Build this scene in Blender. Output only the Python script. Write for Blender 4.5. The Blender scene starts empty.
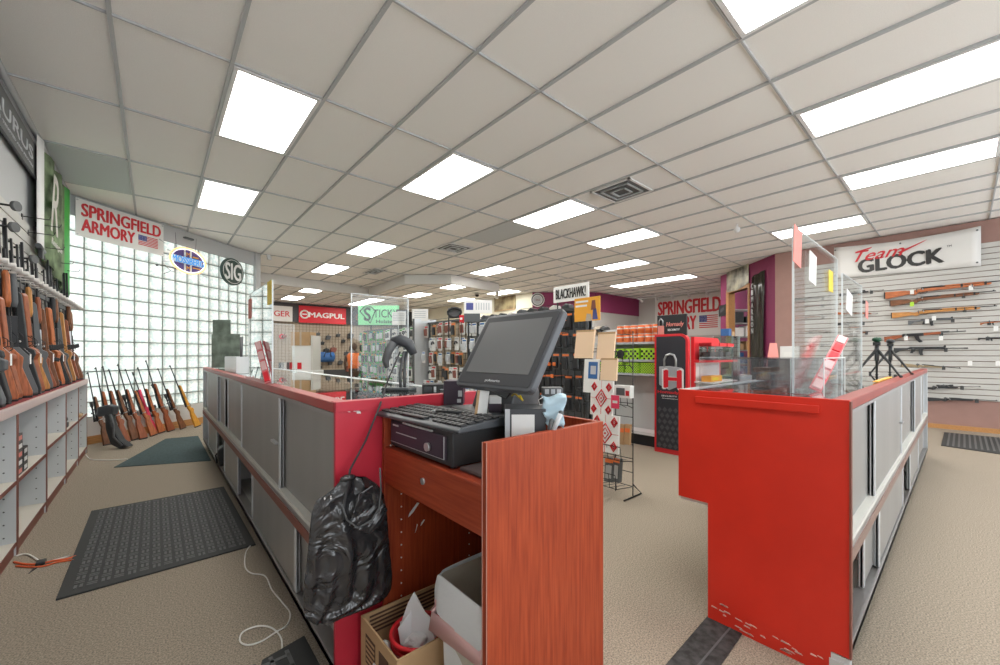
import bpy, bmesh, math, random
from mathutils import Matrix, Vector
random.seed(7)
C = bpy.context.scene.collection
sc = bpy.context.scene
# ---------------------------------------------------------------- camera, world, exposure
YAW = math.radians(40.8)
cam_d = bpy.data.cameras.new('camera'); cam = bpy.data.objects.new('camera', cam_d); C.objects.link(cam)
cam.location = (0, 0, 1.25); cam.rotation_euler = (math.pi/2, 0, -YAW)
cam_d.sensor_width = 36; cam_d.lens = 14.4; cam_d.shift_y = 0.0215; cam_d.clip_start = 0.05
sc.camera = cam
sc.view_settings.view_transform = 'Standard'; sc.view_settings.look = 'None'
sc.view_settings.gamma = 1; sc.view_settings.use_curve_mapping = False
sc.view_settings.exposure = 1.32
LAMP = 6.0          # ceiling troffer emission
w = bpy.data.worlds.new('overcast_sky'); sc.world = w; w.use_nodes = True
w.node_tree.nodes['Background'].inputs[0].default_value = (0.90, 0.96, 1.0, 1)
w.node_tree.nodes['Background'].inputs[1].default_value = 1.55

# ---------------------------------------------------------------- geometry of the room
F_ = 400.; HY = 354.; CH = 1.25
S_, K_ = math.sin(YAW), math.cos(YAW)
def ray(px, py):
    r = (px-500)/F_; u = (HY-py)/F_
    return Vector((S_+r*K_, K_-r*S_, u))
def at(px, py, ax, val):           # the point of the wall/floor plane (axis ax at val) seen at a pixel
    d = ray(px, py); o = Vector((0, 0, CH))
    return o + d*((val-o[ax])/d[ax])
def atp(px, py, p0, n):            # same for any plane
    d = ray(px, py); o = Vector((0, 0, CH)); n = Vector(n)
    return o + d*((Vector(p0)-o).dot(n)/d.dot(n))
ZC = 3.38

# ---------------------------------------------------------------- materials
_m = {}
def mat(name, col, rough=.5, metal=0., noise=0., scale=20., bump=0., emit=None, es=0., spec=.5, stretch=None, coat=0., col2=None, dist=.001):
    if name in _m: return _m[name]
    m = bpy.data.materials.new(name); m.use_nodes = True; nt = m.node_tree; b = nt.nodes['Principled BSDF']
    b.inputs['Base Color'].default_value = (*col, 1); b.inputs['Roughness'].default_value = rough
    b.inputs['Metallic'].default_value = metal; b.inputs['Specular IOR Level'].default_value = spec
    b.inputs['Coat Weight'].default_value = coat
    if emit: b.inputs['Emission Color'].default_value = (*emit, 1); b.inputs['Emission Strength'].default_value = es
    if noise or bump or col2:
        tc = nt.nodes.new('ShaderNodeTexCoord'); mp = nt.nodes.new('ShaderNodeMapping'); nz = nt.nodes.new('ShaderNodeTexNoise')
        nt.links.new(tc.outputs['Object'], mp.inputs[0]); nt.links.new(mp.outputs[0], nz.inputs['Vector'])
        if stretch: mp.inputs['Scale'].default_value = stretch
        nz.inputs['Scale'].default_value = scale; nz.inputs['Detail'].default_value = 4
        if noise or col2:
            rp = nt.nodes.new('ShaderNodeValToRGB')
            c2 = col2 if col2 else tuple(min(1, c*(1+noise)) for c in col)
            c1 = col if col2 else tuple(max(0, c*(1-noise)) for c in col)
            rp.color_ramp.elements[0].position = .35; rp.color_ramp.elements[1].position = .65
            rp.color_ramp.elements[0].color = (*c1, 1); rp.color_ramp.elements[1].color = (*c2, 1)
            nt.links.new(nz.outputs['Fac'], rp.inputs[0]); nt.links.new(rp.outputs[0], b.inputs['Base Color'])
        if bump:
            bp = nt.nodes.new('ShaderNodeBump'); bp.inputs['Strength'].default_value = bump; bp.inputs['Distance'].default_value = dist
            nt.links.new(nz.outputs['Fac'], bp.inputs['Height']); nt.links.new(bp.outputs[0], b.inputs['Normal'])
    _m[name] = m; return m
def sheet_glass(name, tint, refl=.08, rough=.02, power=1.0):      # thin clear sheet: fresnel mix of see-through and gloss
    m = bpy.data.materials.new(name); m.use_nodes = True; nt = m.node_tree
    for n in list(nt.nodes): nt.nodes.remove(n)
    o = nt.nodes.new('ShaderNodeOutputMaterial'); mx = nt.nodes.new('ShaderNodeMixShader'); t = nt.nodes.new('ShaderNodeBsdfTransparent')
    g = nt.nodes.new('ShaderNodeBsdfGlossy'); fr = nt.nodes.new('ShaderNodeFresnel'); ma = nt.nodes.new('ShaderNodeMath')
    t.inputs[0].default_value = (*tint, 1); g.inputs['Roughness'].default_value = rough; g.inputs[0].default_value = (1, 1, 1, 1)
    fr.inputs[0].default_value = 1.5; ma.operation = 'MULTIPLY_ADD'; ma.inputs[1].default_value = power; ma.inputs[2].default_value = refl-.04; ma.use_clamp = True
    nt.links.new(fr.outputs[0], ma.inputs[0]); nt.links.new(ma.outputs[0], mx.inputs[0]); nt.links.new(t.outputs[0], mx.inputs[1]); nt.links.new(g.outputs[0], mx.inputs[2])
    nt.links.new(mx.outputs[0], o.inputs[0]); _m[name] = m; return m
M = {}
M['carpet'] = mat('carpet', (.33, .275, .215), .95, noise=.40, scale=150, bump=.7, dist=.004)
M['tile'] = mat('ceiling_tile', (.90, .88, .85), .9, noise=.05, scale=220, bump=.3, dist=.002)
M['tbar'] = mat('ceiling_grid', (.47, .48, .49), .5)
M['greytile'] = mat('grey_tile', (.60, .63, .64), .9)
M['mauve'] = mat('mauve_paint', (.36, .215, .185), .8, noise=.03, scale=6)
M['maroon'] = mat('maroon_paint', (.27, .035, .115), .7)
M['cream'] = mat('cream_paint', (.78, .74, .60), .8)
M['offwhite'] = mat('off_white_paint', (.66, .65, .63), .8)
M['greywall'] = mat('grey_paint', (.50, .51, .52), .7)
M['oak'] = mat('oak_trim', (.50, .25, .09), .5, noise=.2, scale=8, stretch=(1, 12, 12))
M['slat'] = mat('slatwall_board', (.56, .55, .525), .55)
M['slatgap'] = mat('slatwall_groove', (.20, .15, .12), .7)
M['darkband'] = mat('charcoal_band', (.055, .055, .06), .6)
M['tan'] = mat('tan_pegboard', (.50, .42, .33), .8)
M['white'] = mat('white_laminate', (.80, .80, .80), .45)
M['shelfgrey'] = mat('pale_grey_melamine', (.62, .65, .67), .5, noise=.02, scale=5)
M['shelfpale'] = mat('pale_beige_shelf', (.66, .62, .55), .5)
M['redbrown'] = mat('redbrown_edge', (.22, .07, .05), .5)
M['pinkrim'] = mat('rosy_edge', (.60, .47, .46), .45)
M['redcarpet'] = mat('red_carpet', (.26, .035, .04), .95, noise=.3, scale=120)
M['red'] = mat('red_laminate', (.64, .032, .016), .42, noise=.07, scale=3, spec=.35)
M['redside'] = mat('crimson_laminate', (.50, .022, .045), .4, noise=.08, scale=4)
M['doorgrey'] = mat('brushed_grey_door', (.335, .33, .32), .42, metal=.25, noise=.04, scale=6, stretch=(1, 1, .05))
M['alu'] = mat('aluminium', (.66, .69, .72), .35, metal=.45)
M['alud'] = mat('grey_track', (.38, .37, .37), .4, metal=.5)
M['black'] = mat('black_plastic', (.022, .023, .026), .45)
M['blackm'] = mat('black_gunmetal', (.035, .036, .04), .35, metal=.5)
M['charcoal'] = mat('charcoal_plastic', (.06, .066, .075), .38)
M['dgrey'] = mat('dark_grey', (.10, .105, .11), .5)
M['steel'] = mat('steel', (.55, .56, .58), .3, metal=.8)
M['blackgrid'] = mat('black_wire', (.02, .02, .02), .5)
M['gond'] = mat('charcoal_gondola', (.10, .11, .12), .5)
M['paper'] = mat('white_paper', (.85, .85, .84), .7)
M['banner'] = mat('white_vinyl', (.78, .77, .75), .5)
M['redink'] = mat('red_ink', (.62, .02, .03), .5)
M['bright_red'] = mat('bright_red', (.75, .03, .04), .4)
M['blackink'] = mat('black_ink', (.03, .03, .03), .5)
M['blueink'] = mat('navy_ink', (.07, .08, .28), .5)
M['greyink'] = mat('grey_ink', (.55, .57, .60), .5)
M['whiteink'] = mat('white_ink', (.88, .88, .88), .5)
M['green'] = mat('bright_green', (.03, .42, .05), .5)
M['mint'] = mat('mint_green', (.25, .72, .36), .6)
M['orange'] = mat('orange_plastic', (.85, .20, .05), .5)
M['amber'] = mat('amber', (.90, .42, .04), .5)
M['yellow'] = mat('yellow_card', (.85, .62, .02), .5)
M['lime'] = mat('lime', (.45, .75, .06), .5)
M['kraft'] = mat('kraft_card', (.50, .32, .17), .8, noise=.05, scale=8)
M['peach'] = mat('peach_card', (.85, .62, .42), .7)
M['pink'] = mat('pink_card', (.80, .28, .24), .6)
M['hotpink'] = mat('hot_pink', (.80, .05, .13), .5)
M['mat1'] = mat('black_rubber', (.035, .036, .036), .7)
M['mat2'] = mat('teal_grey_mat', (.055, .085, .09), .95, noise=.2, scale=60)
M['blue'] = mat('blue_plastic', (.04, .14, .38), .45)
M['plum'] = mat('plum_box', (.045, .03, .05), .5)
M['cord_orange'] = mat('orange_cord', (.80, .15, .05), .5)
M['cord_white'] = mat('white_cord', (.80, .78, .74), .5)
M['cherry'] = mat('cherry_wood', (.27, .036, .012), .45, col2=(.40, .068, .022), scale=14, stretch=(7, 7, .35), spec=.35)
M['cherryd'] = mat('cherry_edge', (.27, .04, .02), .45, spec=.35)
M['wood'] = [mat('walnut_stock', (.20, .075, .03), .4, noise=.3, scale=14, stretch=(1, 6, 6)),
             mat('redbrown_stock', (.32, .09, .035), .4, noise=.25, scale=14, stretch=(1, 6, 6)),
             mat('honey_stock', (.55, .25, .07), .4, noise=.2, scale=14, stretch=(1, 6, 6)),
             mat('orange_wood_stock', (.48, .14, .045), .38, noise=.25, scale=14, stretch=(1, 6, 6)),
             mat('amber_stock', (.72, .33, .04), .38, noise=.15, scale=14, stretch=(1, 6, 6))]
M['syn'] = mat('black_synthetic', (.035, .038, .042), .6)
M['syng'] = mat('grey_synthetic', (.13, .14, .15), .6)
M['tanstock'] = mat('tan_polymer', (.36, .28, .17), .6)
M['plexi'] = sheet_glass('clear_acrylic', (.96, .975, .975), .05)
M['plexi_low'] = sheet_glass('clear_acrylic_dull', (.97, .98, .98), .04, power=.6)
M['plexi_high'] = sheet_glass('clear_acrylic_bright', (.95, .97, .97), .06, power=1.7)
M['frost'] = sheet_glass('hazy_acrylic', (.95, .965, .98), .13, rough=.06)
M['glass'] = sheet_glass('green_tinted_glass', (.78, .88, .82), .09, power=1.15)
M['pinkacr'] = mat('pink_acrylic', (.80, .22, .24), .25)
M['screen'] = mat('dark_screen', (.16, .165, .17), .16)
M['mask'] = mat('pale_blue_fabric', (.50, .66, .76), .9)
M['bagblack'] = mat('black_bin_film', (.028, .028, .031), .20, noise=.2, scale=7, bump=.9, dist=.022, spec=.8)
for n_ in M['bagblack'].node_tree.nodes:
    if n_.type == 'TEX_NOISE': n_.inputs['Distortion'].default_value = 2.6; n_.inputs['Detail'].default_value = 2; n_.inputs['Roughness'].default_value = .45
M['liner'] = mat('white_bin_liner', (.72, .74, .76), .3, bump=.6, scale=14, dist=.01)
M['linerpink'] = mat('pink_liner_edge', (.80, .50, .50), .35)
M['bin'] = mat('beige_bin', (.50, .46, .38), .5)
M['signred'] = mat('sign_red', (.70, .015, .03), .45)
M['signcream'] = mat('sign_cream', (.68, .65, .62), .5)
M['skin'] = mat('mannequin', (.10, .06, .04), .6)

# ---------------------------------------------------------------- object helpers
def tag(o, label=None, cat=None, group=None, kind=None):
    if label: o['label'] = label
    if cat: o['category'] = cat
    if group: o['group'] = group
    if kind: o['kind'] = kind
    return o
def thing(name, label, cat, loc=(0, 0, 0), rotz=0, group=None, frame=None):
    o = bpy.data.objects.new(name, None); C.objects.link(o); o.empty_display_size = .1
    if frame is not None: o.matrix_world = frame
    else: o.location = loc; o.rotation_euler = (0, 0, rotz)
    return tag(o, label, cat, group)
def frame(origin, right, up=(0, 0, 1)):      # x to the viewer's right, y away from the viewer, z up
    r = Vector(right).normalized(); u = Vector(up); u = (u - r*u.dot(r)).normalized(); y = u.cross(r)
    m = Matrix((r, y, u)).transposed().to_4x4(); m.translation = Vector(origin); return m
class MB:
    def __init__(s): s.bm = bmesh.new()
    def box(s, x0, x1, y0, y1, z0, z1, m=0, R=None):
        P = [Vector((x, y, z)) for x in (x0, x1) for y in (y0, y1) for z in (z0, z1)]
        if R is not None: P = [R @ p for p in P]
        v = [s.bm.verts.new(p) for p in P]
        for f in ((0, 1, 3, 2), (4, 6, 7, 5), (0, 4, 5, 1), (2, 3, 7, 6), (0, 2, 6, 4), (1, 5, 7, 3)):
            s.bm.faces.new([v[i] for i in f]).material_index = m
        return s
    def prism(s, pts, a, b, axis='y', m=0, R=None):     # pts 2D in the two other axes, extruded a..b along axis
        def P(p, t):
            q = {'x': (t, p[0], p[1]), 'y': (p[0], t, p[1]), 'z': (p[0], p[1], t)}[axis]
            q = Vector(q); return R @ q if R is not None else q
        A = [s.bm.verts.new(P(p, a)) for p in pts]; B = [s.bm.verts.new(P(p, b)) for p in pts]; n = len(pts)
        s.bm.faces.new(A).material_index = m; s.bm.faces.new(B[::-1]).material_index = m
        for i in range(n):
            s.bm.faces.new([A[i], B[i], B[(i+1) % n], A[(i+1) % n]]).material_index = m
        return s
    def tube(s, pts, r, n=8, m=0, caps=True, closed=False, sy=1.):
        pts = [Vector(p) for p in pts]; rs = r if isinstance(r, (list, tuple)) else [r]*len(pts)
        rings = []; N = len(pts); up = None
        for i, p in enumerate(pts):
            if closed: t = (pts[(i+1) % N]-pts[i-1])
            else: t = (pts[min(i+1, N-1)]-pts[max(i-1, 0)])
            t.normalize()
            if up is None: up = Vector((0, 0, 1)) if abs(t.z) < .9 else Vector((1, 0, 0))
            if i == 0: a = t.cross(up).normalized(); b = a.cross(t).normalized()
            else:
                q = a-t*a.dot(t)
                if q.length > .3: a = q.normalized(); b = a.cross(t).normalized()
                else: q = b-t*b.dot(t); b = q.normalized(); a = t.cross(b).normalized()
            rings.append([s.bm.verts.new(p+a*(rs[i]*math.cos(2*math.pi*k/n))*sy+b*(rs[i]*math.sin(2*math.pi*k/n))) for k in range(n)])
        for i in range(N if closed else N-1):
            A, B = rings[i], rings[(i+1) % N]
            for k in range(n):
                f = s.bm.faces.new([A[k], A[(k+1) % n], B[(k+1) % n], B[k]]); f.material_index = m; f.smooth = True
        if caps and not closed:
            s.bm.faces.new(rings[0][::-1]).material_index = m; s.bm.faces.new(rings[-1]).material_index = m
        return s
    def ball(s, c, r, m=0, sc=(1, 1, 1), n=12):
        g = bmesh.ops.create_uvsphere(s.bm, u_segments=n, v_segments=max(6, n//2), radius=r)
        for v in g['verts']: v.co = Vector((v.co.x*sc[0], v.co.y*sc[1], v.co.z*sc[2]))+Vector(c)
        fs = {f for v in g['verts'] for f in v.link_faces}
        for f in fs: f.material_index = m; f.smooth = True
        return s
    def quad(s, a, b, c, d, m=0):
        s.bm.faces.new([s.bm.verts.new(Vector(p)) for p in (a, b, c, d)]).material_index = m; return s
    def build(s, name, mats, parent=None, bevel=0, smooth=False, solid=0, label=None, seg=2):
        bmesh.ops.recalc_face_normals(s.bm, faces=s.bm.faces)
        me = bpy.data.meshes.new(name); s.bm.to_mesh(me); s.bm.free()
        for k in (mats if isinstance(mats, (list, tuple)) else [mats]): me.materials.append(M[k] if isinstance(k, str) else k)
        o = bpy.data.objects.new(name, me); C.objects.link(o)
        if parent: o.parent = parent
        if smooth:
            for p in me.polygons: p.use_smooth = True
        if solid: md = o.modifiers.new('solid', 'SOLIDIFY'); md.thickness = solid
        if bevel: md = o.modifiers.new('bevel', 'BEVEL'); md.width = bevel; md.segments = seg; md.limit_method = 'ANGLE'; md.angle_limit = .6
        if label: o['label'] = label
        return o
def structure(o): o['kind'] = 'structure'; return o
def dup(root, mw=None, label=None, group=None, loc=None, mats=None):
    r = root.copy(); C.objects.link(r)
    if mw is not None: r.matrix_world = mw
    if loc is not None: r.location = loc
    if label: r['label'] = label
    if group: r['group'] = group
    for ch in list(root.children):
        c = ch.copy(); C.objects.link(c); c.parent = r
        for g in ch.children:
            d = g.copy(); C.objects.link(d); d.parent = c
    return r
_tx = {}
def text(body, parent, x, z, w, h, mt, y=-.004, depth=.003, bold=0., shear=0., name='lettering', rot=0, spacing=1.0, R=None):
    """letters fitted into a box w x h whose lower-left corner is (x, z), standing in the parent's x-z plane"""
    cu = bpy.data.curves.new('t', 'FONT'); cu.body = body; cu.size = 1; cu.shear = shear; cu.extrude = .5; cu.space_character = spacing; cu.resolution_u = 3
    o = bpy.data.objects.new('t', cu); C.objects.link(o)
    bpy.context.view_layer.update()
    dg = bpy.context.evaluated_depsgraph_get(); me = bpy.data.meshes.new_from_object(o.evaluated_get(dg))
    bpy.data.objects.remove(o); bpy.data.curves.remove(cu)
    xs = [v.co.x for v in me.vertices]; ys = [v.co.y for v in me.vertices]
    x0, x1, y0, y1 = min(xs), max(xs), min(ys), max(ys)
    for v in me.vertices:
        a = (v.co.x-x0)/(x1-x0); b = (v.co.y-y0)/(y1-y0); d = v.co.z
        p = Vector((a*w, -d*depth, b*h))
        if rot: p = Matrix.Rotation(-rot, 3, 'Y') @ p
        p = Vector((x+p.x, y+p.y, z+p.z)); v.co = R @ p if R is not None else p
    if bold > .005:        # heavier strokes: shifted overlays of the same letters
        bm = bmesh.new(); bm.from_mesh(me); q = bold*h*.9
        for dx, dz, dy in ((q, 0, .0003), (-q, 0, .0006), (q*.5, q*.6, .0009), (-q*.5, -q*.6, .0012)):
            tmp = bmesh.new(); tmp.from_mesh(me)
            off = Vector((dx, -dy, dz)); off = R @ off if R is not None else off
            bmesh.ops.translate(tmp, verts=tmp.verts, vec=off); m2 = bpy.data.meshes.new('t2'); tmp.to_mesh(m2); tmp.free(); bm.from_mesh(m2); bpy.data.meshes.remove(m2)
        bm.to_mesh(me); bm.free()
    me.materials.clear(); me.materials.append(M[mt] if isinstance(mt, str) else mt); me.name = name
    ob = bpy.data.objects.new(name, me); C.objects.link(ob); ob.parent = parent; return ob
ORD = ['first', 'second', 'third', 'fourth', 'fifth', 'sixth', 'seventh', 'eighth', 'ninth', 'tenth', 'eleventh', 'twelfth', 'thirteenth', 'fourteenth',
       'fifteenth', 'sixteenth', 'seventeenth', 'eighteenth', 'nineteenth', 'twentieth', 'twenty-first', 'twenty-second', 'twenty-third', 'twenty-fourth', 'twenty-fifth', 'twenty-sixth', 'twenty-seventh', 'twenty-eighth']
# ================================================================ ROOM SHELL
XL, XR, YB = -.9, 10.0, 18.4
GA, GB = Vector((XL, 7.75, 0)), Vector((1.66, 9.85, 0))       # glass block wall, foot line
gd = (GB-GA).normalized(); gn = Vector((gd.y, -gd.x, 0)); GL = (GB-GA).length
D0, D1 = Vector((XR, 2.62, 0)), Vector((11.72, 4.34, 0))       # diagonal maroon wall
dd = (D1-D0).normalized()
YF = -3.2
def wall(name, a, b, z0, z1, mt, t=.12, out=1):
    a = Vector((a[0], a[1], 0)); b = Vector((b[0], b[1], 0)); L = (b-a).length
    m = MB().box(0, L, 0, t, z0, z1); o = m.build(name, mt); o.matrix_world = frame(a, b-a); return structure(o)
# floor outline / ceiling: one big slab each
structure(MB().box(XL-.2, 15, YF-.2, YB+.2, -.08, 0).build('floor', 'carpet'))
# ceiling slab, tile pitch .645 x 1.257
structure(MB().box(XL-.2, 15, YF-.2, YB+.2, ZC+.015, ZC+.1).build('ceiling', 'tile'))
GX, GY, PX, PY = .43, .99, .645, 1.257
g = MB()
i = -2
while GX+i*PX < 14.6:
    x = GX+i*PX; g.box(x-.012, x+.012, YF, YB, ZC-.004, ZC+.02); i += 1
j = -3
while GY+j*PY < YB:
    y = GY+j*PY; g.box(XL, 14.6, y-.007, y+.007, ZC, ZC+.02); j += 1
structure(g.build('trim_1', 'tbar'))['label'] = 'pale grey metal grid between the ceiling tiles'
def tile_panel(i, j):
    x = GX+i*PX; y = GY+j*PY
    return MB().box(x+.015, x+PX-.015, y+.012, y+PY-.012, ZC+.002, ZC+.014)
o = tile_panel(6, 3).build('ceiling_tile', 'greytile'); tag(o, 'blue-grey replacement ceiling tile at the corner of a bright light near the square vent', 'ceiling tile')
o = tile_panel(-2, 4).build('ceiling_tile', 'greytile'); tag(o, 'pale grey ceiling tile next to the green banner and left wall', 'ceiling tile')
wall('wall_left', (XL, YF), (XL, 7.75), 0, ZC, 'greywall')
wall('wall_back', (1.66, YB), (9.9, YB), 0, ZC, 'tan')
wall('wall_back_left', (1.66, 9.85), (1.66, YB), 0, ZC, 'offwhite')
wall('wall_cream', (9.9, YB), (9.9, 9.75), 0, ZC, 'cream')
wall('wall_maroon_diagonal', (9.9, 9.75), (11.5, 8.3), 0, ZC, 'slat')
wall('wall_far', (11.5, 8.3), (14.3, 8.3), 0, ZC, 'slat')
wall('wall_banner', (14.3, 8.3), (14.3, 4.34), 0, ZC, 'slat')
wall('wall_inner', (14.3, 4.34), (11.72, 4.34), 0, ZC, 'maroon')
wall('wall_right', (XR, 2.62), (XR, YF), 0, ZC, 'mauve')
# maroon band above the slat board of the far walls
structure(MB().box(0, 2.155, -.02, 0, 2.62, ZC).build('trim_2', 'maroon')).matrix_world = frame((9.9, 9.75, 0), (1.6, -1.45, 0))
structure(MB().box(11.5, 14.3, 8.27, 8.3, 2.72, ZC).build('trim_3', 'maroon'))
# storefront added unseen behind the camera for sky fill: low wall, header, mullions
wall('wall_front', (XR, YF), (XL, YF), 0, .5, 'mauve'); 
structure(MB().box(XL, XR, YF-.12, YF, 2.9, ZC).build('wall_front_header', 'offwhite'))
mb = MB()
for k in range(8): x = XL+k*(XR-XL)/7; mb.box(x-.05, x+.05, YF-.1, YF, .5, 2.9)
structure(mb.build('fill_window', 'alu'))
wr = MB()   # right wall skirting
wr.box(XR-.02, XR, YF, 2.6, 0, .075); structure(wr.build('baseboard_right', 'oak'))
# header and sill of the glass block wall
def gframe(off=0): return frame(GA+gn*off, gd)
o = structure(MB().box(0, GL, -.01, .14, 3.12, ZC).build('wall_glass_header', 'greywall')); o.matrix_world = gframe()
o = structure(MB().box(0, GL, -.01, .14, 0, .37).build('wall_glass_sill', 'offwhite')); o.matrix_world = gframe()
o = structure(MB().box(0, GL, -.035, -.01, 0, .11).build('baseboard_left', 'oak')); o.matrix_world = gframe()
o = structure(MB().box(GL-.1, GL+.03, -.05, .16, 0, ZC).build('wall_glass_post', 'greywall')); o.matrix_world = gframe()
# glass blocks
def glassblock():
    m = bpy.data.materials.new('glass_block'); m.use_nodes = True; nt = m.node_tree
    for n in list(nt.nodes): nt.nodes.remove(n)
    o = nt.nodes.new('ShaderNodeOutputMaterial'); mx = nt.nodes.new('ShaderNodeMixShader'); t = nt.nodes.new('ShaderNodeBsdfTranslucent')
    p = nt.nodes.new('ShaderNodeBsdfPrincipled'); p.inputs['Roughness'].default_value = .15; p.inputs['Base Color'].default_value = (.75, .78, .76, 1)
    nz = nt.nodes.new('ShaderNodeTexNoise'); nz.inputs['Scale'].default_value = 26; nz.inputs['Detail'].default_value = 2
    tc = nt.nodes.new('ShaderNodeTexCoord'); nt.links.new(tc.outputs['Object'], nz.inputs['Vector'])
    rp = nt.nodes.new('ShaderNodeValToRGB'); rp.color_ramp.elements[0].position = .42; rp.color_ramp.elements[1].position = .58
    rp.color_ramp.elements[0].color = (.56, .64, .60, 1); rp.color_ramp.elements[1].color = (.84, .81, .74, 1)
    nt.links.new(nz.outputs['Fac'], rp.inputs[0]); nt.links.new(rp.outputs[0], t.inputs[0])
    bp = nt.nodes.new('ShaderNodeBump'); bp.inputs['Strength'].default_value = .5; bp.inputs['Distance'].default_value = .01
    nt.links.new(nz.outputs['Fac'], bp.inputs['Height']); nt.links.new(bp.outputs[0], p.inputs['Normal'])
    mx.inputs[0].default_value = .28; nt.links.new(t.outputs[0], mx.inputs[1]); nt.links.new(p.outputs[0], mx.inputs[2]); nt.links.new(mx.outputs[0], o.inputs[0])
    return m
GBM = glassblock(); M['mortar'] = mat('grey_green_mortar', (.24, .27, .24), .8)
bw = (GL-.1)/15; bh = 2.75/13; gb = MB()
for a in range(15):
    for b in range(13):
        x0, x1, z0, z1 = a*bw+.008, (a+1)*bw-.008, .37+b*bh+.008, .37+(b+1)*bh-.008; q = .018
        pts = [(x0, 0, z0), (x1, 0, z0), (x1, 0, z1), (x0, 0, z1)]; inn = [(x0+q, -.012, z0+q), (x1-q, -.012, z0+q), (x1-q, -.012, z1-q), (x0+q, -.012, z1-q)]
        V = [gb.bm.verts.new(p) for p in pts]; W = [gb.bm.verts.new(p) for p in inn]
        gb.bm.faces.new(W)
        for k in range(4): gb.bm.faces.new([V[k], V[(k+1) % 4], W[(k+1) % 4], W[k]])
for a in range(16): gb.box(a*bw-.008, a*bw+.008, -.004, .06, .37, 3.12, m=1)
for b in range(14): gb.box(0, GL-.1, -.004, .06, .37+b*bh-.008, .37+b*bh+.008, m=1)
o = structure(gb.build('window_1', [GBM, 'mortar'])); o.matrix_world = gframe(); o['label'] = 'wall of square translucent glass blocks letting in daylight'
# diagonal maroon wall with doorway
DL = (D1-D0).length
def dpos(px, py): return atp(px, py, D0, (dd.y, -dd.x, 0))
ds = lambda px: (dpos(px, 300)-D0).dot(dd)
dfr = frame(D0, -dd)          # x runs to the viewer's right, so the wall spans x = -DL..0
d_r, d_l = ds(748.5), ds(729)
ztop = dpos(740, 290).z
mb = MB().box(-d_r, 0, 0, .12, 0, ZC).box(-DL, -d_l, 0, .12, 0, ZC).box(-d_l, -d_r, 0, .12, ztop, ZC)
o = structure(mb.build('wall_diagonal', 'maroon')); o.matrix_world = dfr
mb = MB().box(-d_r-.005, -d_r+.07, -.02, .14, 0, ztop+.09).box(-d_l-.12, -d_l+.02, -.02, .14, 0, ztop+.09).box(-d_l, -d_r, -.02, .14, ztop, ztop+.1)
o = structure(mb.build('door_1', 'oak')); o.matrix_world = dfr
# soffit ring hung under the ceiling
def strip(name, pts, z0, z1, t, mt):
    b = MB()
    for p, q in zip(pts[:-1], pts[1:]):
        p, q = Vector((*p, 0)), Vector((*q, 0)); L = (q-p).length; R = frame(p, q-p); b.box(0, L, 0, t, z0, z1, R=R)
    return structure(b.build(name, mt))
strip('trim_4', [(2.0, 12.0), (5.25, 12.6), (5.1, 9.85), (6.0, 8.95), (7.9, 9.2), (8.9, 10.4)], 3.13, ZC, .1, 'offwhite')

# ---------------------------------------------------------------- slat board on the right wall, left wall
ZS0, ZS1 = .50, 3.02
def slatwall(fr, L, z0, z1, n, name, label, cat='slat board'):
    t = thing(name, label, cat, frame=fr); ph = (z1-z0)/n
    b = MB()
    for k in range(n): b.box(0, L, -.018, 0, z0+k*ph+.006, z0+(k+1)*ph-.006)
    b.build('board', 'slat', t); MB().box(0, L, -.004, 0, z0, z1).build('groove', 'slatgap', t); return t
slatwall(frame((XR-.003, 2.1, 0), (0, -1, 0)), 5.2, ZS0, ZS1, 28, 'slatwall_panel', 'off-white slatted display wall behind the right counter, hung with long guns')
slatwall(frame((XL+.003, YF+1, 0), (0, 1, 0)), 7.75-YF-1.05, 1.0, 2.45, 15, 'slatwall_panel', 'off-white slatted board behind the long gun rack on the left wall')
# pegboard patterns on the back wall, black base
structure(MB().box(1.7, 9.9, YB-.05, YB, 0, .55).build('baseboard_back', 'darkband'))
structure(MB().box(1.7, 9.9, YB-.12, YB, 2.6, ZC).build('trim_5', 'darkband'))
mb = MB()
for k in range(60): x = 1.8+k*.135; mb.box(x, x+.012, YB-.03, YB-.018, .6, 2.6)
for k in range(16): mb.box(1.7, 9.9, YB-.03, YB-.018, .65+k*.125, .66+k*.125)
t = thing('wire_grid_panel', 'dark wire grid covering the tan back wall under the sign band', 'grid panel', (1.7, YB, .6))
o = mb.build('wire_grid', mat('brown_wire', (.25, .2, .15), .6)); o.parent = t; o.location = (-1.7, -YB, -.6)

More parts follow.
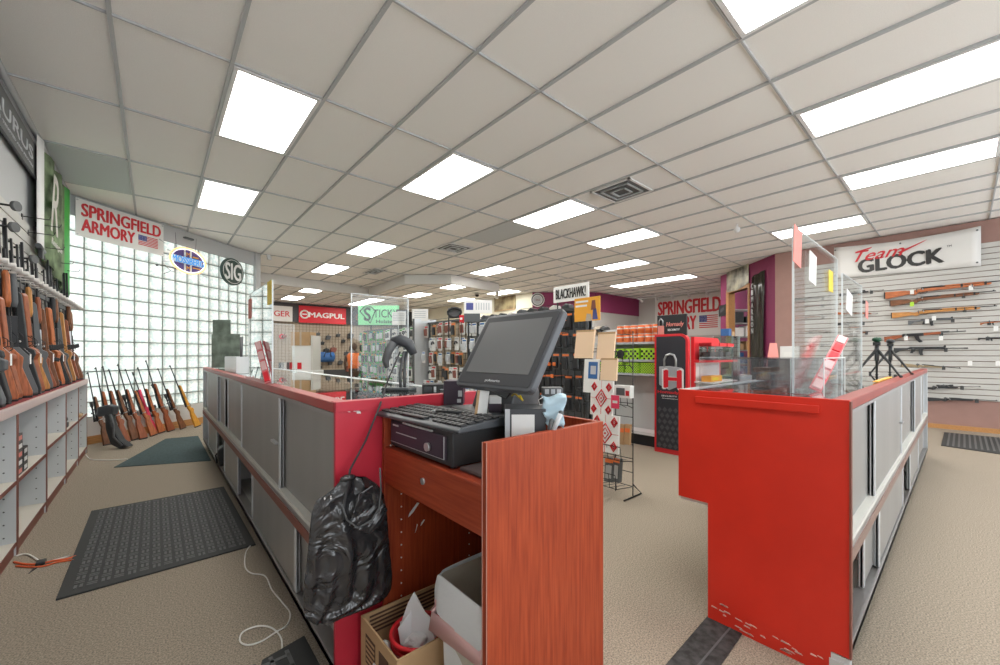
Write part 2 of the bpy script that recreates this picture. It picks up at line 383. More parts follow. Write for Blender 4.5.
# ================================================================ CEILING FITTINGS
M['lens'] = mat('prismatic_lens', (.9, .9, .88), .5, emit=(1.0, .985, .93), es=LAMP)
def troffer():
    t = thing('ceiling_light', 'x', 'ceiling light', (0, 0, ZC)); a, b = PX-.03, PY-.03
    f = MB().box(0, a, 0, .03, -.006, .012).box(0, a, b-.03, b, -.006, .012).box(0, .03, .03, b-.03, -.006, .012).box(a-.03, a, .03, b-.03, -.006, .012)
    f.build('frame', 'white', t); MB().box(.03, a-.03, .03, b-.03, 0, .01).build('diffuser', 'lens', t); return t
LT = [((0, 2), 'large bright ceiling light panel over the left aisle, nearest of two in its row'),
      ((0, 4), 'ceiling light panel over the left aisle beside the red lettered banner'),
      ((3, 2), 'ceiling light panel in the upper middle, above the counter terminal'),
      ((6, 2), 'ceiling light panel to the left of the large square vent'),
      ((6, -1), 'long ceiling light panel at the right edge, nearer of the two there'),
      ((9, -1), 'long ceiling light panel at the right edge, farther of the two there'),
      ((12, 0), 'long ceiling light above the right slatwall banner'),
      ((3, -1), 'ceiling light cut by the top edge of the picture'),
      ((4, 5), 'square-looking ceiling light left of centre, nearer of two in line'),
      ((4, 7), 'square-looking ceiling light left of centre, farther of two in line'),
      ((9, 5), 'ceiling light in front of the hanging soffit'),
      ((9, 2), 'ceiling light right of centre beyond the square vent'),
      ((12, 3), 'narrow-looking ceiling light right of centre, behind the first of its row'),
      ((16, 3), 'far ceiling light by the track spots, right one of the joined pair'),
      ((16, 4), 'far ceiling light by the track spots, left one of the joined pair'),
      ((13, 7), 'ceiling light behind the soffit near the maroon wall'),
      ((10, 7), 'ceiling light inside the soffit ring, right'), ((10, 9), 'ceiling light inside the soffit ring, left'),
      ((13, 9), 'low-looking far ceiling light inside the soffit ring'),
      ((5, 10), 'far ceiling light above the white lettered sign, nearer one'), ((5, 12), 'far ceiling light above the white lettered sign, farther one'),
      ((9, 11), 'small far ceiling light over the green sign, nearer one'), ((9, 12), 'small far ceiling light over the green sign, farther one'),
      ((0, -1), 'added unseen ceiling fill light behind the camera over the left aisle'), ((6, -4), 'added unseen ceiling fill light behind the camera near the added window'),  # the last four panels are unseen, added to fill the front with light
      ((3, -4), 'added unseen ceiling fill light behind the camera beside the added window, left'), ((11, -4), 'added unseen ceiling fill light behind the camera at the far right')]
tr = troffer(); first = True
for (i, j), lb in LT:
    L = (GX+i*PX+.015, GY+j*PY+.015, ZC)
    if first: tr.location = L; tr['label'] = lb; tr['group'] = 'fluorescent ceiling lights'; first = False
    else: dup(tr, loc=L, label=lb, group='fluorescent ceiling lights')
def vent(x, y, w_, d_, lb):
    t = thing('ceiling_vent', lb, 'ceiling vent', (x, y, ZC))
    for k, n in enumerate((0, .16, .32)):
        u = .5-n; b = MB(); e = .05 if k == 0 else .03; z0 = -.012-.006*k
        X, Y = w_*u, d_*u
        b.box(-X, X, -Y, -Y+e*d_, z0, z0+.016).box(-X, X, Y-e*d_, Y, z0, z0+.016).box(-X, -X+e*w_, -Y, Y, z0, z0+.016).box(X-e*w_, X, -Y, Y, z0, z0+.016)
        b.build('frame' if k == 0 else 'louvre', 'alu' if k else 'white', t)
    MB().box(-w_*.47, w_*.47, -d_*.47, d_*.47, .001, .004).build('opening', 'dgrey', t)
vent(4.62, 2.92, .58, .58, 'square slatted air vent in the ceiling right of the middle')
vent(4.55, 6.7, .58, .58, 'square air vent in the ceiling above the counter terminal')
vent(4.3, 9.9, .35, .8, 'narrow dark air vent beside the far left ceiling lights')
# small ceiling things
t = thing('ceiling_bulb', 'small round white lamp hanging under the ceiling on the right', 'bulb', (7.24, 2.43, ZC))
MB().tube([(0, 0, 0), (0, 0, -.05)], .02).build('socket', 'white', t); MB().ball((0, 0, -.09), .05).build('globe', 'white', t)
t = thing('security_camera', 'small white security camera at the ceiling end of the glass block wall', 'security camera', (1.85, 9.75, ZC))
MB().box(-.03, .03, -.03, .03, -.06, 0).build('mount', 'white', t); MB().tube([(0, 0, -.08), (.0, -.14, -.1)], .035, 10).build('camera_body', 'white', t)
t = thing('spiral_mobile', 'thin white spiral hanging from the ceiling near the round emblem', 'mobile', (7.2, 6.2, ZC))
MB().tube([(0.09*math.cos(a*.6)*(1-a/50), .09*math.sin(a*.6)*(1-a/50), -.011*a) for a in range(44)], .006, 6).build('spiral', 'white', t)
t = thing('track_light', 'row of small white spotlights on a ceiling track before the far red lettered banner', 'track light', (13.6, 4.6, ZC))
MB().box(-.03, .03, 0, 3.5, -.04, 0).build('rail', 'white', t)
for k in range(6): MB().tube([(0, .3+k*.58, -.04), (0, .3+k*.58, -.12), (.1, .3+k*.58, -.18)], [.02, .02, .06], 10).build('spotlight', 'white', t)
for (x, y, lb) in ((7.6, 9.7, 'dark dome camera under the ceiling inside the soffit, right'), (8.6, 11.2, 'dark dome camera under the ceiling inside the soffit, left')):
    t = thing('dome_camera', lb, 'security camera', (x, y, ZC)); MB().tube([(0, 0, 0), (0, 0, -.04)], .09, 14).build('base', 'white', t); MB().ball((0, 0, -.05), .07).build('dome', 'black', t)
# ================================================================ DISPLAY COUNTERS
M['interior'] = mat('pale_cabinet_interior', (.66, .66, .62), .6)
M['railbrown'] = mat('brown_metal_rail', (.30, .20, .17), .4, metal=.3)
def counter(name, label, W, L, doors_up, doors_lo, red_rim, ends, posts):
    """W maps (along, depth, height) to local; staff side is depth 0, customer side depth .65"""
    t = thing(name, label, 'counter', W['loc'])
    sw = W['swap']
    def bx(b, l0, l1, d0, d1, z0, z1, m=0):
        if sw: b.box(d0, d1, l0, l1, z0, z1, m)
        else: b.box(l0, l1, d0, d1, z0, z1, m)
        return b
    # end panels with the notch under the projecting glass case
    prof = [(0, .10), (.055, .10), (.055, 0), (.51, 0), (.51, .544), (.65, .544), (.65, 1.075), (0, 1.075)]
    for l0, mt in ((0, ends), (L-.02, 'alu')):
        MB().prism(prof, l0, l0+.02, 'y' if sw else 'x', 0).build('end_panel', mt, t, bevel=.0015)
    b = MB(); bx(b, .02, L-.02, .0, .06, 1.035, 1.075); b.build('top_rail', red_rim, t, bevel=.004)
    b = MB(); bx(b, .02, L-.02, .59, .65, 1.045, 1.075); b.build('front_rail', 'alu', t)
    b = MB(); bx(b, .02, L-.02, .06, .59, 1.063, 1.073); b.build('glass_top', 'glass', t)
    b = MB(); bx(b, .02, L-.02, .64, .648, .56, 1.045); b.build('front_glass', 'glass', t)
    b = MB(); bx(b, .02, L-.02, .0, .65, .525, .545); bx(b, .02, L-.02, .0, .51, .10, .12); b.build('deck', 'interior', t)
    b = MB(); bx(b, .02, L-.02, .49, .51, .0, .525); b.build('front_board', 'interior', t)
    b = MB(); bx(b, .02, L-.02, .30, .62, .80, .806); b.build('glass_shelf', 'glass', t)
    b = MB(); bx(b, .02, L-.02, .055, .07, 0, .10); b.build('toe_kick', 'dgrey', t)
    b = MB(); bx(b, .02, L-.02, -.004, .0, .455, .50); b.build('middle_rail_edge', 'redbrown' if sw else 'railbrown', t)
    b = MB(); bx(b, .02, L-.02, .0, .06, .46, .525); bx(b, .02, L-.02, -.0, .01, .12, .135); bx(b, .02, L-.02, .0, .06, .10, .125); bx(b, .02, L-.02, .0, .06, 1.02, 1.035)
    b.build('door_track', 'alud', t)
    for l in posts:
        b = MB(); bx(b, l-.01, l+.01, .07, .49, .12, .525); b.build('divider', 'interior', t)
    for rows, z0, z1 in ((doors_up, .527, 1.02), (doors_lo, .137, .46)):
        for (a, c, tr, hd) in rows:
            d0 = .012+.022*tr; b = MB(); bx(b, a, c, d0, d0+.008, z0, z1); dr = b.build('door', 'doorgrey', t)
            for (e0, e1) in ((a, a+.035), (c-.035, c)):
                b = MB(); bx(b, e0, e1, d0-.006, d0+.014, z0, z1); b.build('edge_profile', 'alu', dr, bevel=.003)
            if hd:
                b = MB(); zc = (z0+z1)/2; l = (a+.05) if hd < 0 else (c-.15); bx(b, l, l+.11, d0-.018, d0-.002, zc-.006, zc+.006); b.build('pull', 'steel', dr)
    return t
LC = dict(loc=(.49, 1.47, 0), swap=True)
o0 = 1.47
up = [(1.50-o0, 2.42-o0, 1, 0), (2.34-o0, 3.60-o0, 0, -1), (3.50-o0, 4.74-o0, 1, 0), (5.08-o0, 6.16-o0, 0, 0), (5.9-o0, 6.66-o0, 1, 0), (4.5-o0, 5.1-o0, 1, 0)]
lo = [(2.03-o0, 3.16-o0, 0, 0), (1.80-o0, 2.1-o0, 1, 0), (3.74-o0, 4.58-o0, 0, 0), (5.16-o0, 6.07-o0, 0, 0)]
cl = counter('display_counter', 'long left glass-topped counter with grey sliding doors and red end panel behind the black bag', LC, 5.2, up, lo, 'pinkrim', 'redside', [.7, 1.72, 2.8, 3.9, 4.6])
bpy.data.objects.remove([c for c in cl.children if c.name.startswith('top_rail')][0])
# rosy brown mixed into the rim's red paints in the effect of lighting
MB().box(0, .06, .02, 5.18, 1.036, 1.075).build('top_rail', mat('red_rim_lit', (.42, .045, .04), .4, col2=(.40, .10, .085), scale=2.5, noise=.1), cl, bevel=.004)
b = MB(); b.box(.002, .648, -.003, .05, 1.040, 1.0768); b.build('end_rail', 'redside', cl)
RC = dict(loc=(1.98, .28, 0), swap=False)
r0 = 1.98
up = [(2.0-r0, 2.86-r0, 1, 0), (2.70-r0, 4.05-r0, 0, 1), (3.9-r0, 5.3-r0, 1, 1), (5.2-r0, 6.1-r0, 0, 0), (5.9-r0, 6.98-r0, 1, 0)]
lo = [(2.86-r0, 4.15-r0, 0, 0), (2.55-r0, 2.9-r0, 1, 0), (4.7-r0, 5.7-r0, 0, 0), (5.9-r0, 6.9-r0, 1, 0)]
cr = counter('display_counter', 'right glass-topped counter with a large plain red end panel and a silver corner foot', RC, 5.04, up, lo, mat('red_rim', (.34, .05, .04), .35, noise=.1, scale=3), 'red', [.95, 2.2, 3.5])
MB().box(-.012, .0, .09, .565, 1.015, 1.047).build('red_batten', 'red', cr, bevel=.003)
MB().box(-.004, .02, -.006, .0, .10, 1.07).build('corner_trim', 'redbrown', cr)
b = MB(); b.box(.0, .05, .0, .055, .0, .097); b.box(-.003, .0, .0, .06, 0, .075); b.build('corner_foot', 'alu', cr)
# scuffs at the foot of the end panel
M['scuff'] = mat('scuffed_patch', (.62, .42, .36), .8, noise=.3, scale=40)
b = MB(); rnd = random.Random(3)
for k in range(26):
    y = .06+rnd.random()*.42; z = .012+rnd.random()*.05+(.03 if y > .38 else 0); l = .01+rnd.random()*.03
    b.prism([(y, z), (y+l, z+.004*rnd.random()), (y+l*.9, z+.007), (y+l*.2, z+.005)], -.0012, .001, 'x')
b.build('scuff_marks', 'scuff', cr)
b = MB()
for k in range(14):
    x = .01+rnd.random()*.09; z = 1.03+rnd.random()*.03; l = .006+rnd.random()*.012
    b.prism([(x, z), (x+l, z-.003), (x+l*.8, z+.006), (x+l*.2, z+.009)], -.0012, .001, 'y')
b.build('scuff_marks', 'paper', cl)
# boxes and guns kept in the glass cases would be hidden; a few boxes show in the right one
rnd = random.Random(5)
for k in range(7):
    x = 2.5+k*.55; h_ = .05+.04*rnd.random()
    o = MB().box(-.12, .12, -.1, .1, 0, h_).build('case_box', ['plum', 'dgrey', 'kraft', 'black', 'blue', 'tan', 'black'][k], None, bevel=.003); o.location = (x, .78, .807)
    tag(o, ORD[k]+' small product box from the red end on the glass shelf inside the right counter', 'box', 'boxes inside the right counter')

# ---------------------------------------------------------------- acrylic sneeze guards with hanging cards
def guard(label, a, b_, z0, z1, cards, gm='plexi_low'):
    a, b_ = Vector((*a, z0)), Vector((*b_, z0)); L = (b_-a).length
    t = thing('sneeze_guard', label, 'sneeze guard', frame=frame(a, b_-a))
    MB().box(0, L, -.003, .003, 0, z1-z0).build('acrylic_sheet', gm, t)
    e = MB().box(-.001, .003, -.004, .004, 0, z1-z0).box(L-.003, L+.001, -.004, .004, 0, z1-z0).box(0, L, -.004, .004, z1-z0-.003, z1-z0); e.build('polished_edge', mat('polished_edge', (.75, .80, .82), .3), t)
    for q in (-.02, L-.03): MB().box(q, q+.05, -.03, .03, 0, .02).build('foot', 'plexi', t)
    for (x, w_, h_, mt, dz, tl) in cards:
        R = Matrix.Rotation(tl, 3, 'Y')
        b = MB(); b.box(-w_/2, w_/2, -.007, -.005, -h_, 0, R=R); o = b.build('card', mt, t); o.location = (x, 0, z1-z0-dz)
    return t
guard('clear upright acrylic screen with a yellow card at the aisle edge of the left counter', (.53, 3.45), (.53, 2.68), 1.075, 1.69,
      [(.71, .11, .14, 'yellow', 0, 0), (.05, .10, .14, 'pink', .04, 0)], gm='plexi_high')
guard('clear upright acrylic screen at the customer edge of the left counter, farther one', (.70, 4.6), (1.11, 4.6), 1.075, 1.56, [])
guard('clear upright acrylic screen at the customer edge of the left counter, behind the scanner', (.78, 2.1), (1.11, 2.1), 1.075, 1.57, [])
guard('tall clear acrylic screen on the right counter with pink, white and yellow cards', (2.17, .5), (3.12, .5), 1.075, 1.825,
      [(.06, .13, .17, 'pink', .0, .12), (.34, .14, .15, 'paper', .07, .1), (.75, .11, .12, 'yellow', .1, 0)])
guard('clear acrylic screen on the right counter with a white and a pink card', (3.28, .5), (4.02, .5), 1.075, 1.76, [(.22, .2, .14, 'paper', .10, .15), (.95, .12, .13, 'pink', .1, .1)])
# low clear risers and bins on the right counter
def riser(label, x0, x1, y0, y1, h, z=1.075, mt='frost'):
    t = thing('acrylic_riser', label, 'display stand', ((x0+x1)/2, (y0+y1)/2, z)); a, b_ = (x1-x0)/2, (y1-y0)/2
    MB().box(-a, a, -b_, b_, h-.005, h).build('shelf', mt, t)
    for s in (-1, 1): MB().box(s*a-.0025, s*a+.0025, -b_, b_, 0, h).build('side', mt, t)
    e = MB()
    for s in (-1, 1): e.box(s*a-.003, s*a+.003, -b_-.001, -b_+.002, 0, h)
    e.box(-a, a, -b_-.001, -b_+.002, h-.004, h); e.build('edge', 'polished_edge' if 'polished_edge' in M else _m['polished_edge'], t)
    return t
riser('clear acrylic riser box at the near corner of the right counter', 2.06, 2.5, .37, .86, .16)
riser('low clear acrylic riser next to the leaning pink display on the right counter', 2.56, 3.1, .60, .88, .15)
riser('clear acrylic riser under the first black tripod on the right counter', 3.2, 4.0, .60, .88, .14)
def strip_display(name, label, P0, P1, w_, segs):
    P0, P1 = Vector(P0), Vector(P1); d = P1-P0; L = d.length
    u_ = d.normalized(); r_ = Vector((K_, -S_, 0)); r_ = (r_-u_*r_.dot(u_)).normalized(); t = thing(name, label, 'display', frame=frame(P0, r_, u_))
    MB().box(-w_/2, w_/2, -.004, .004, 0, L).build('clear_plate', 'pinkacr', t)
    n = len(segs)
    for k, c in enumerate(segs): MB().box(-w_*.38, w_*.38, -.012, -.004, L*(k+.1)/n, L*(k+.9)/n).build('block', c, t, bevel=.003)
    return t
M['palepink'] = mat('pale_pink', (.80, .50, .50), .35)
strip_display('leaning_display', 'leaning pink and red strip display inside the tall acrylic screen', (2.37, .46, 1.08), (2.91, .44, 1.345), .05, ['palepink', 'palepink', 'palepink', 'signred', 'signred', 'palepink'])
0 and strip_display('leaning_display', 'second short pink strip leaning left of the taller pink strip display', (2.20, .56, 1.08), (2.06, .6, 1.2), .035, ['pink', 'palepink', 'palepink'])
def tripod(x, y, z, s, label, top):
    t = thing('tripod', label, 'tripod', (x, y, z)); 
    for k in range(3):
        a = 2.2+k*2.094; f = Vector((math.cos(a)*.15*s, math.sin(a)*.15*s, 0))
        MB().tube([f, f*.5+Vector((0, 0, .11*s)), Vector((0, 0, .21*s))], [.006*s, .009*s, .012*s], 8).build('leg', 'black', t)
        MB().ball(f+Vector((0, 0, .006)), .011*s).build('foot', 'black', t)
    MB().tube([(0, 0, .12*s), (0, 0, .25*s)], .014*s, 10).build('centre_column', 'charcoal', t)
    b = MB().box(-.03*s, .03*s, -.02*s, .02*s, .24*s, .265*s); b.tube([(-.05*s, 0, .25*s), (.05*s, 0, .25*s)], .012*s, 8); b.build('pan_head', 'black', t)
    b = MB(); b.ball((0, 0, .285*s), .03*s, sc=(1, 1, .7)); b.build('top_knob', top, t)
M['dgreen'] = mat('dark_green', (.01, .07, .035), .35)
tripod(4.25, .44, 1.077, 1.0, 'black table tripod with a dark green head on the right counter', 'dgreen')
tripod(4.9, .42, 1.077, 1.0, 'black table tripod without green, second of two on the right counter', 'black')
t = thing('orange_strip', 'flat orange-yellow ruler-like strip lying on the right counter below the tripod', 'strip', (3.62, .35, 1.077))
MB().box(-.30, .42, -.012, .012, 0, .008).build('strip', 'amber', t, bevel=.002); MB().box(.42, .47, -.010, .010, 0, .007).build('tip', 'yellow', t)
# white acrylic boxes at the far end of the left counter
def clear_tray(label, x, y, a, c, h, mt='palewhite'):
    t = thing('acrylic_box', label, 'display box', (x, y, 1.075))
    MB().box(-a, a, -c, c, 0, .006).build('base', mt, t)
    for s in (-1, 1):
        MB().box(-a, a, s*c-.003, s*c+.003, .006, h).build('side', mt, t); MB().box(s*a-.003, s*a+.003, -c, c, .006, h).build('side', mt, t)
    return t
M['palewhite'] = mat('frosted_acrylic', (.74, .76, .78), .25)
clear_tray('frosted white open box at the left counter aisle edge beyond the yellow card', .62, 4.6, .07, .38, .15)
strip_display('leaning_display', 'pink and red curved strip leaning beside the yellow-carded screen on the left counter', (.507, 2.68, 1.08), (.505, 2.985, 1.328), .035, ['signred', 'palepink', 'palepink', 'palepink'])
for k, (x, y) in enumerate(((.62, 4.45), (.64, 4.62))):
    t = thing('wire_easel', ['left', 'right'][k]+' dark V-shaped wire easel standing in the frosted box on the left counter', 'easel', (x, y, 1.082))
    MB().tube([(0, 0, 0), (0, -.06, .33)], .006).build('arm', 'dgrey', t); MB().tube([(0, 0, 0), (0, .05, .33)], .006).build('arm', 'dgrey', t)
# green tinted standing panes at the far end
t = thing('tinted_pane', 'pair of grey-green tinted panes standing at the far end of the left counter', 'glass pane', frame=frame((.55, 6.1, 1.077), (K_, -S_, 0)))
M['tint'] = mat('grey_green_pane', (.20, .25, .21), .3, noise=.35, scale=9)
MB().box(-.02, .33, 0, .012, 0, .72-.30).build('lower_pane', 'tint', t); MB().box(-.02, .20, .02, .032, 0, .60).build('upper_pane', 'tint', t)
# ---------------------------------------------------------------- barcode scanner
t = thing('barcode_scanner', 'dark grey barcode scanner drooping on a gooseneck stand on the left counter', 'scanner', (.90, 1.80, 1.0735))
R3 = Matrix.Rotation(-YAW, 3, 'Z')
MB().prism([(-.075, -.035), (.06, -.05), (.085, .02), (.02, .055), (-.06, .03)], 0, .014, 'z', R=R3).build('base', 'charcoal', t, bevel=.004)
MB().tube([R3 @ Vector(p) for p in ((.01, 0, .01), (.008, 0, .08), (.018, 0, .15), (.03, 0, .19))], .0075, 8).tube([R3 @ Vector(p) for p in ((.028, .01, .01), (.026, .01, .08), (.032, .01, .15), (.038, .01, .19))], .0075, 8).build('gooseneck', 'dgrey', t)
MB().tube([R3 @ Vector(p) for p in ((.075, -.0, .175), (.05, -.0, .225), (.01, 0, .245), (-.03, 0, .235))], [.018, .028, .030, .024], 12).build('head', 'charcoal', t, smooth=True)
MB().tube([R3 @ Vector(p) for p in ((-.02, -.01, .235), (-.045, -.015, .19), (-.058, -.02, .14), (-.05, -.02, .11))], [.022, .02, .017, .010], 12).build('handle', 'dgrey', t, smooth=True)
t = thing('scanner_cord', 'thin black cord falling from the scanner over the red counter end to the bag', 'cord', (0, 0, 0))
b = MB(); pts = [at(400, 352, 1, 1.75), at(388, 380, 1, 1.62), at(380, 405, 1, 1.45), at(366, 440, 1, 1.43), at(350, 470, 1, 1.42), at(345, 500, 1, 1.37), at(343, 520, 1, 1.35)]
b.tube(pts, .004, 6); b.build('cord', 'black', t)

# ================================================================ CHERRY POS DESK
X0, X1, Y0, Y1 = .664, 1.187, .822, 1.465
desk = thing('checkout_desk', 'cherry wood checkout desk with a keyhole drawer and raised side panels', 'desk', (X0, Y0, 0))
DX, DY = X1-X0, Y1-Y0
MB().box(0, DX, 0, .02, 0, 1.015).build('side_panel', 'cherry', desk, bevel=.002)
MB().box(0, DX, DY-.02, DY, 0, 1.015).build('side_panel', 'cherry', desk, bevel=.002)
MB().box(DX-.02, DX, .02, DY-.02, 0, 1.015).build('back_panel', 'cherry', desk)
MB().box(.018, DX-.02, .02, DY-.02, .875, .895).build('desktop', 'cherryd', desk)
dr = MB().box(0, .018, .021, DY-.021, .758, .897).build('drawer', mat('cherry_drawer', (.27, .036, .012), .42, col2=(.37, .062, .022), scale=14, stretch=(7, .35, 7), spec=.35), desk, bevel=.003)
b = MB(); b.tube([(-.006, .33, .835), (.001, .33, .835)], .011, 16); b.build('lock', 'steel', dr)
MB().box(-.0015, 0, .0, .002, 0, 1.015).build('edge_band', mat('light_edge_band', (.55, .30, .25), .4), desk)
MB().box(-.0015, 0, .018, .0205, 0, 1.015).build('edge_band', 'light_edge_band' if 'light_edge_band' in M else _m['light_edge_band'], desk)
b = MB(); rnd = random.Random(2)
for k in range(12): b.tube([(.07, DY-.022, .2+k*.05), (.07, DY-.0195, .2+k*.05)], .003, 8); b.tube([(.40, DY-.022, .2+k*.05), (.40, DY-.0195, .2+k*.05)], .003, 8)
b.build('shelf_pin_holes', 'whiteink', desk)
b = MB()
for (x, z, dx, dz) in ((.10, .60, .05, .045), (.13, .53, .012, .03), (.155, .55, .02, .02), (.02, .89, .01, .005)):
    b.prism([(x, z), (x+dx*.4, z+dz*.3), (x+dx, z+dz), (x+dx*.8, z+dz*1.1), (x+.004, z+.012)], DY-.022, DY-.0195, 'y')
b.build('paint_chips', 'whiteink', desk)
# ---- cash drawer
t = thing('cash_drawer', 'black metal cash drawer with a key lock on the checkout desk', 'cash drawer', (.686, 1.02, .895))
MB().box(.004, .42, 0, .425, .006, .117).build('case', mat('textured_black_metal', (.035, .037, .04), .5, bump=.3, scale=300, dist=.001), t, bevel=.004)
fp = MB().box(-.004, .004, .03, .41, .022, .100).build('drawer_front', 'plum', t, bevel=.004)
b = MB().box(-.006, -.004, .035, .037, .025, .097).box(-.006, -.004, .035, .405, .025, .026); b.build('bright_edge', 'greyink', fp)
MB().box(-.0065, -.004, .21, .36, .062, .065).build('slot', 'greyink', fp)
MB().tube([(-.014, .13, .05), (-.003, .13, .05)], .014, 16).build('lock', 'steel', fp)
MB().box(-.0065, -.004, .345, .385, .086, .091).build('maker_mark', 'greyink', fp)
MB().box(-.0055, .001, .11, .31, .102, .107).build('pale_strip', 'greyink', t)
for a in (.02, .4): 
    for c in (.02, .40): MB().tube([(a, c, 0), (a, c, .008)], .01, 8).build('foot', 'black', t)
# ---- keyboard
kr = math.radians(4)
t = thing('keyboard', 'black computer keyboard lying on top of the cash drawer', 'keyboard', (.765, 1.235, 1.0125), rotz=kr)
MB().prism([(-.105, 0), (.10, 0), (.10, .03), (-.09, .018), (-.105, .010)], -.255, .245, 'y').build('case', 'charcoal', t, bevel=.004)
first = None
KM = mat('black_key', (.03, .03, .033), .45)
ke = MB().prism([(-.008, -.008), (.008, -.008), (.008, .008), (-.008, .008)], 0, .008, 'z')
k0 = ke.build('key', KM, t, bevel=.002, seg=1); n = 0
for r in range(5):
    for c in range(19):
        if r == 0 and 5 < c < 10: continue
        k = k0 if n == 0 else k0.copy()
        if n: C.objects.link(k)
        k.parent = t; k.location = (-.078+r*.036-.004*(r == 4), -.238+c*.0255+(r % 2)*.003, .0185+r*.0023); k.rotation_euler = (0, -.075, 0); k.scale = (1.55, 1.25, 1); n += 1
        if n >= 95: break
sb = MB().box(-.012, .012, -.07, .07, 0, .008).build('space_bar', KM, t, bevel=.002); sb.location = (-.080, .015, .019)
t = thing('pen', 'small black pen lying across the keyboard', 'pen', (.80, 1.13, 1.049), rotz=.5)
MB().tube([(0, 0, 0), (.0, .10, .0)], .0045, 8).build('barrel', 'black', t); MB().tube([(0, .10, 0), (0, .12, 0)], [.0045, .001], 8).build('tip', 'steel', t)
# ---- POS terminal
t = thing('touch_terminal', 'grey touch-screen sales terminal tilted back on a wide base', 'sales terminal', (.93, 1.13, 1.0125))
def L_(p): return Vector(p)-Vector((.93, 1.13, 1.0125))
bl, br_, tl_, tr_ = L_((.834, 1.220, 1.138)), L_((.834, .831, 1.138)), L_((.99, 1.255, 1.396)), L_((.99, .873, 1.396))
fx = (br_-bl).normalized(); fz = (((tl_-bl)+(tr_-br_))/2).normalized(); HW = (br_-bl).length; HH = (((tl_-bl)+(tr_-br_))/2).length
sf = frame(bl, fx, fz)
b = MB()
rr = .018
def rrect(w_, h_, r, n=4):
    P = []
    for (cx, cy, a0) in ((w_-r, r, -90), (w_-r, h_-r, 0), (r, h_-r, 90), (r, r, 180)):
        for k in range(n+1): a = math.radians(a0+90*k/n); P.append((cx+r*math.cos(a), cy+r*math.sin(a)))
    return P
head = MB().prism(rrect(HW, HH, rr), 0, .026, 'y').build('display_head', mat('dark_slate_casing', (.075, .082, .095), .35), t, bevel=.004); head.matrix_local = sf
MB().prism([(x+.012, z+.012) for x, z in rrect(HW-.024, HH-.024, .01)], -.0015, .001, 'y').build('bezel', mat('glossy_bezel', (.07, .073, .08), .12), head)
MB().box(.035, HW-.035, -.003, 0, .055, HH-.035).build('screen', 'screen', head)
text('pcAmerica', head, HW*.42, .02, .075, .012, 'greyink', y=-.002, depth=.001)
MB().prism([(0.05, .03), (HW-.05, .03), (HW-.09, HH-.05), (.09, HH-.05)], .026, .065, 'y').build('rear_housing', 'charcoal', head, bevel=.006)
# stand: two-lobed base with sloping neck
MB().prism([(-.06, -.16), (.17, -.17), (.19, .18), (-.05, .19), (-.075, .02)], 0, .034, 'z').build('base', 'charcoal', t, bevel=.010)
MB().prism([(.0, .034), (.15, .034), (.155, .10), (.11, .25), (.075, .25), (.03, .11)], -.10, .12, 'y').build('neck', 'dgrey', t, bevel=.008)
MB().tube([L_((.86, .90, 1.12)), L_((.90, .93, 1.10)), L_((.93, 1.0, 1.115)), L_((.96, 1.05, 1.10))], .003, 6).build('cable', 'yellow', t)
MB().tube([L_((.865, .95, 1.125)), L_((.89, 1.0, 1.10)), L_((.90, 1.1, 1.12))], .003, 6).build('cable', 'black', t)
# ---- things round the terminal
def block(name, label, cat, px0, px1, py0, py1, D, t_, mt, parts=(), lean=0., turn=0.):
    """an upright box seen square-on from the desk side, D = distance along the view"""
    p0 = Vector((0, 0, CH))+ray(px0, py1)*D; p1 = Vector((0, 0, CH))+ray(px1, py1)*D; w_ = (p1-p0).length; h_ = (py1-py0)/F_*D
    t = thing(name, label, cat, frame=frame(p0, Matrix.Rotation(turn, 3, 'Z') @ Vector((K_, -S_, 0))))
    R = Matrix.Rotation(lean, 3, 'Y')
    MB().box(0, w_, 0, t_, 0, h_, R=R).build('body', mt, t, bevel=.002)
    for (n_, a0, a1, c0, c1, m2) in parts: MB().box(w_*a0, w_*a1, -.002, .0, h_*c0, h_*c1, R=R).build(n_, m2, t)
    return t
block('card_terminal', 'upright white and brown card stock leaning behind the keyboard', 'card pack', 474, 486, 390, 419, 1.36, .02, 'paper', [('brown_strip', .0, .22, .0, 1, 'kraft')], lean=.12)
block('small_box', 'small white box with a dark purple band between card pack and terminal', 'box', 489, 501.5, 396.5, 419, 1.40, .05, 'paper', [('dark_band', 0, 1, .3, .68, 'plum')])
block('plum_carton', 'dark plum carton at the counter end behind the keyboard', 'carton', 443.5, 463, 381, 405, 1.72, .12, 'plum', [('label_mark', .75, .95, .35, .6, 'greyink'), ('label_mark', .7, .9, .1, .25, 'greyink')])
t = block('counter_radio', 'flat black radio-like unit on the left counter right of the scanner', 'radio', 422, 443.5, 384.5, 393, 2.0, .12, 'black', [('dial', .55, .66, .35, .75, 'greyink'), ('panel', .1, .45, .35, .7, 'charcoal')])
block('receipt_printer', 'black receipt printer with a white label sheet beside the side panel', 'printer', 505, 546, 409, 440, 1.27, .13, 'charcoal', [('side_label', .0, .12, .0, 1, 'greyink'), ('white_sheet', .16, .72, .0, .82, 'paper')])
block('organiser', 'small black desk organiser with slots behind the hanging face mask', 'organiser', 543, 563, 388, 412, 1.36, .06, 'dgrey', [('slot', .1, .3, .75, .95, 'steel'), ('slot', .4, .6, .75, .95, 'steel'), ('slot', .7, .9, .75, .95, 'steel')])
def ptD(px, py, D): return Vector((0, 0, CH))+ray(px, py)*D
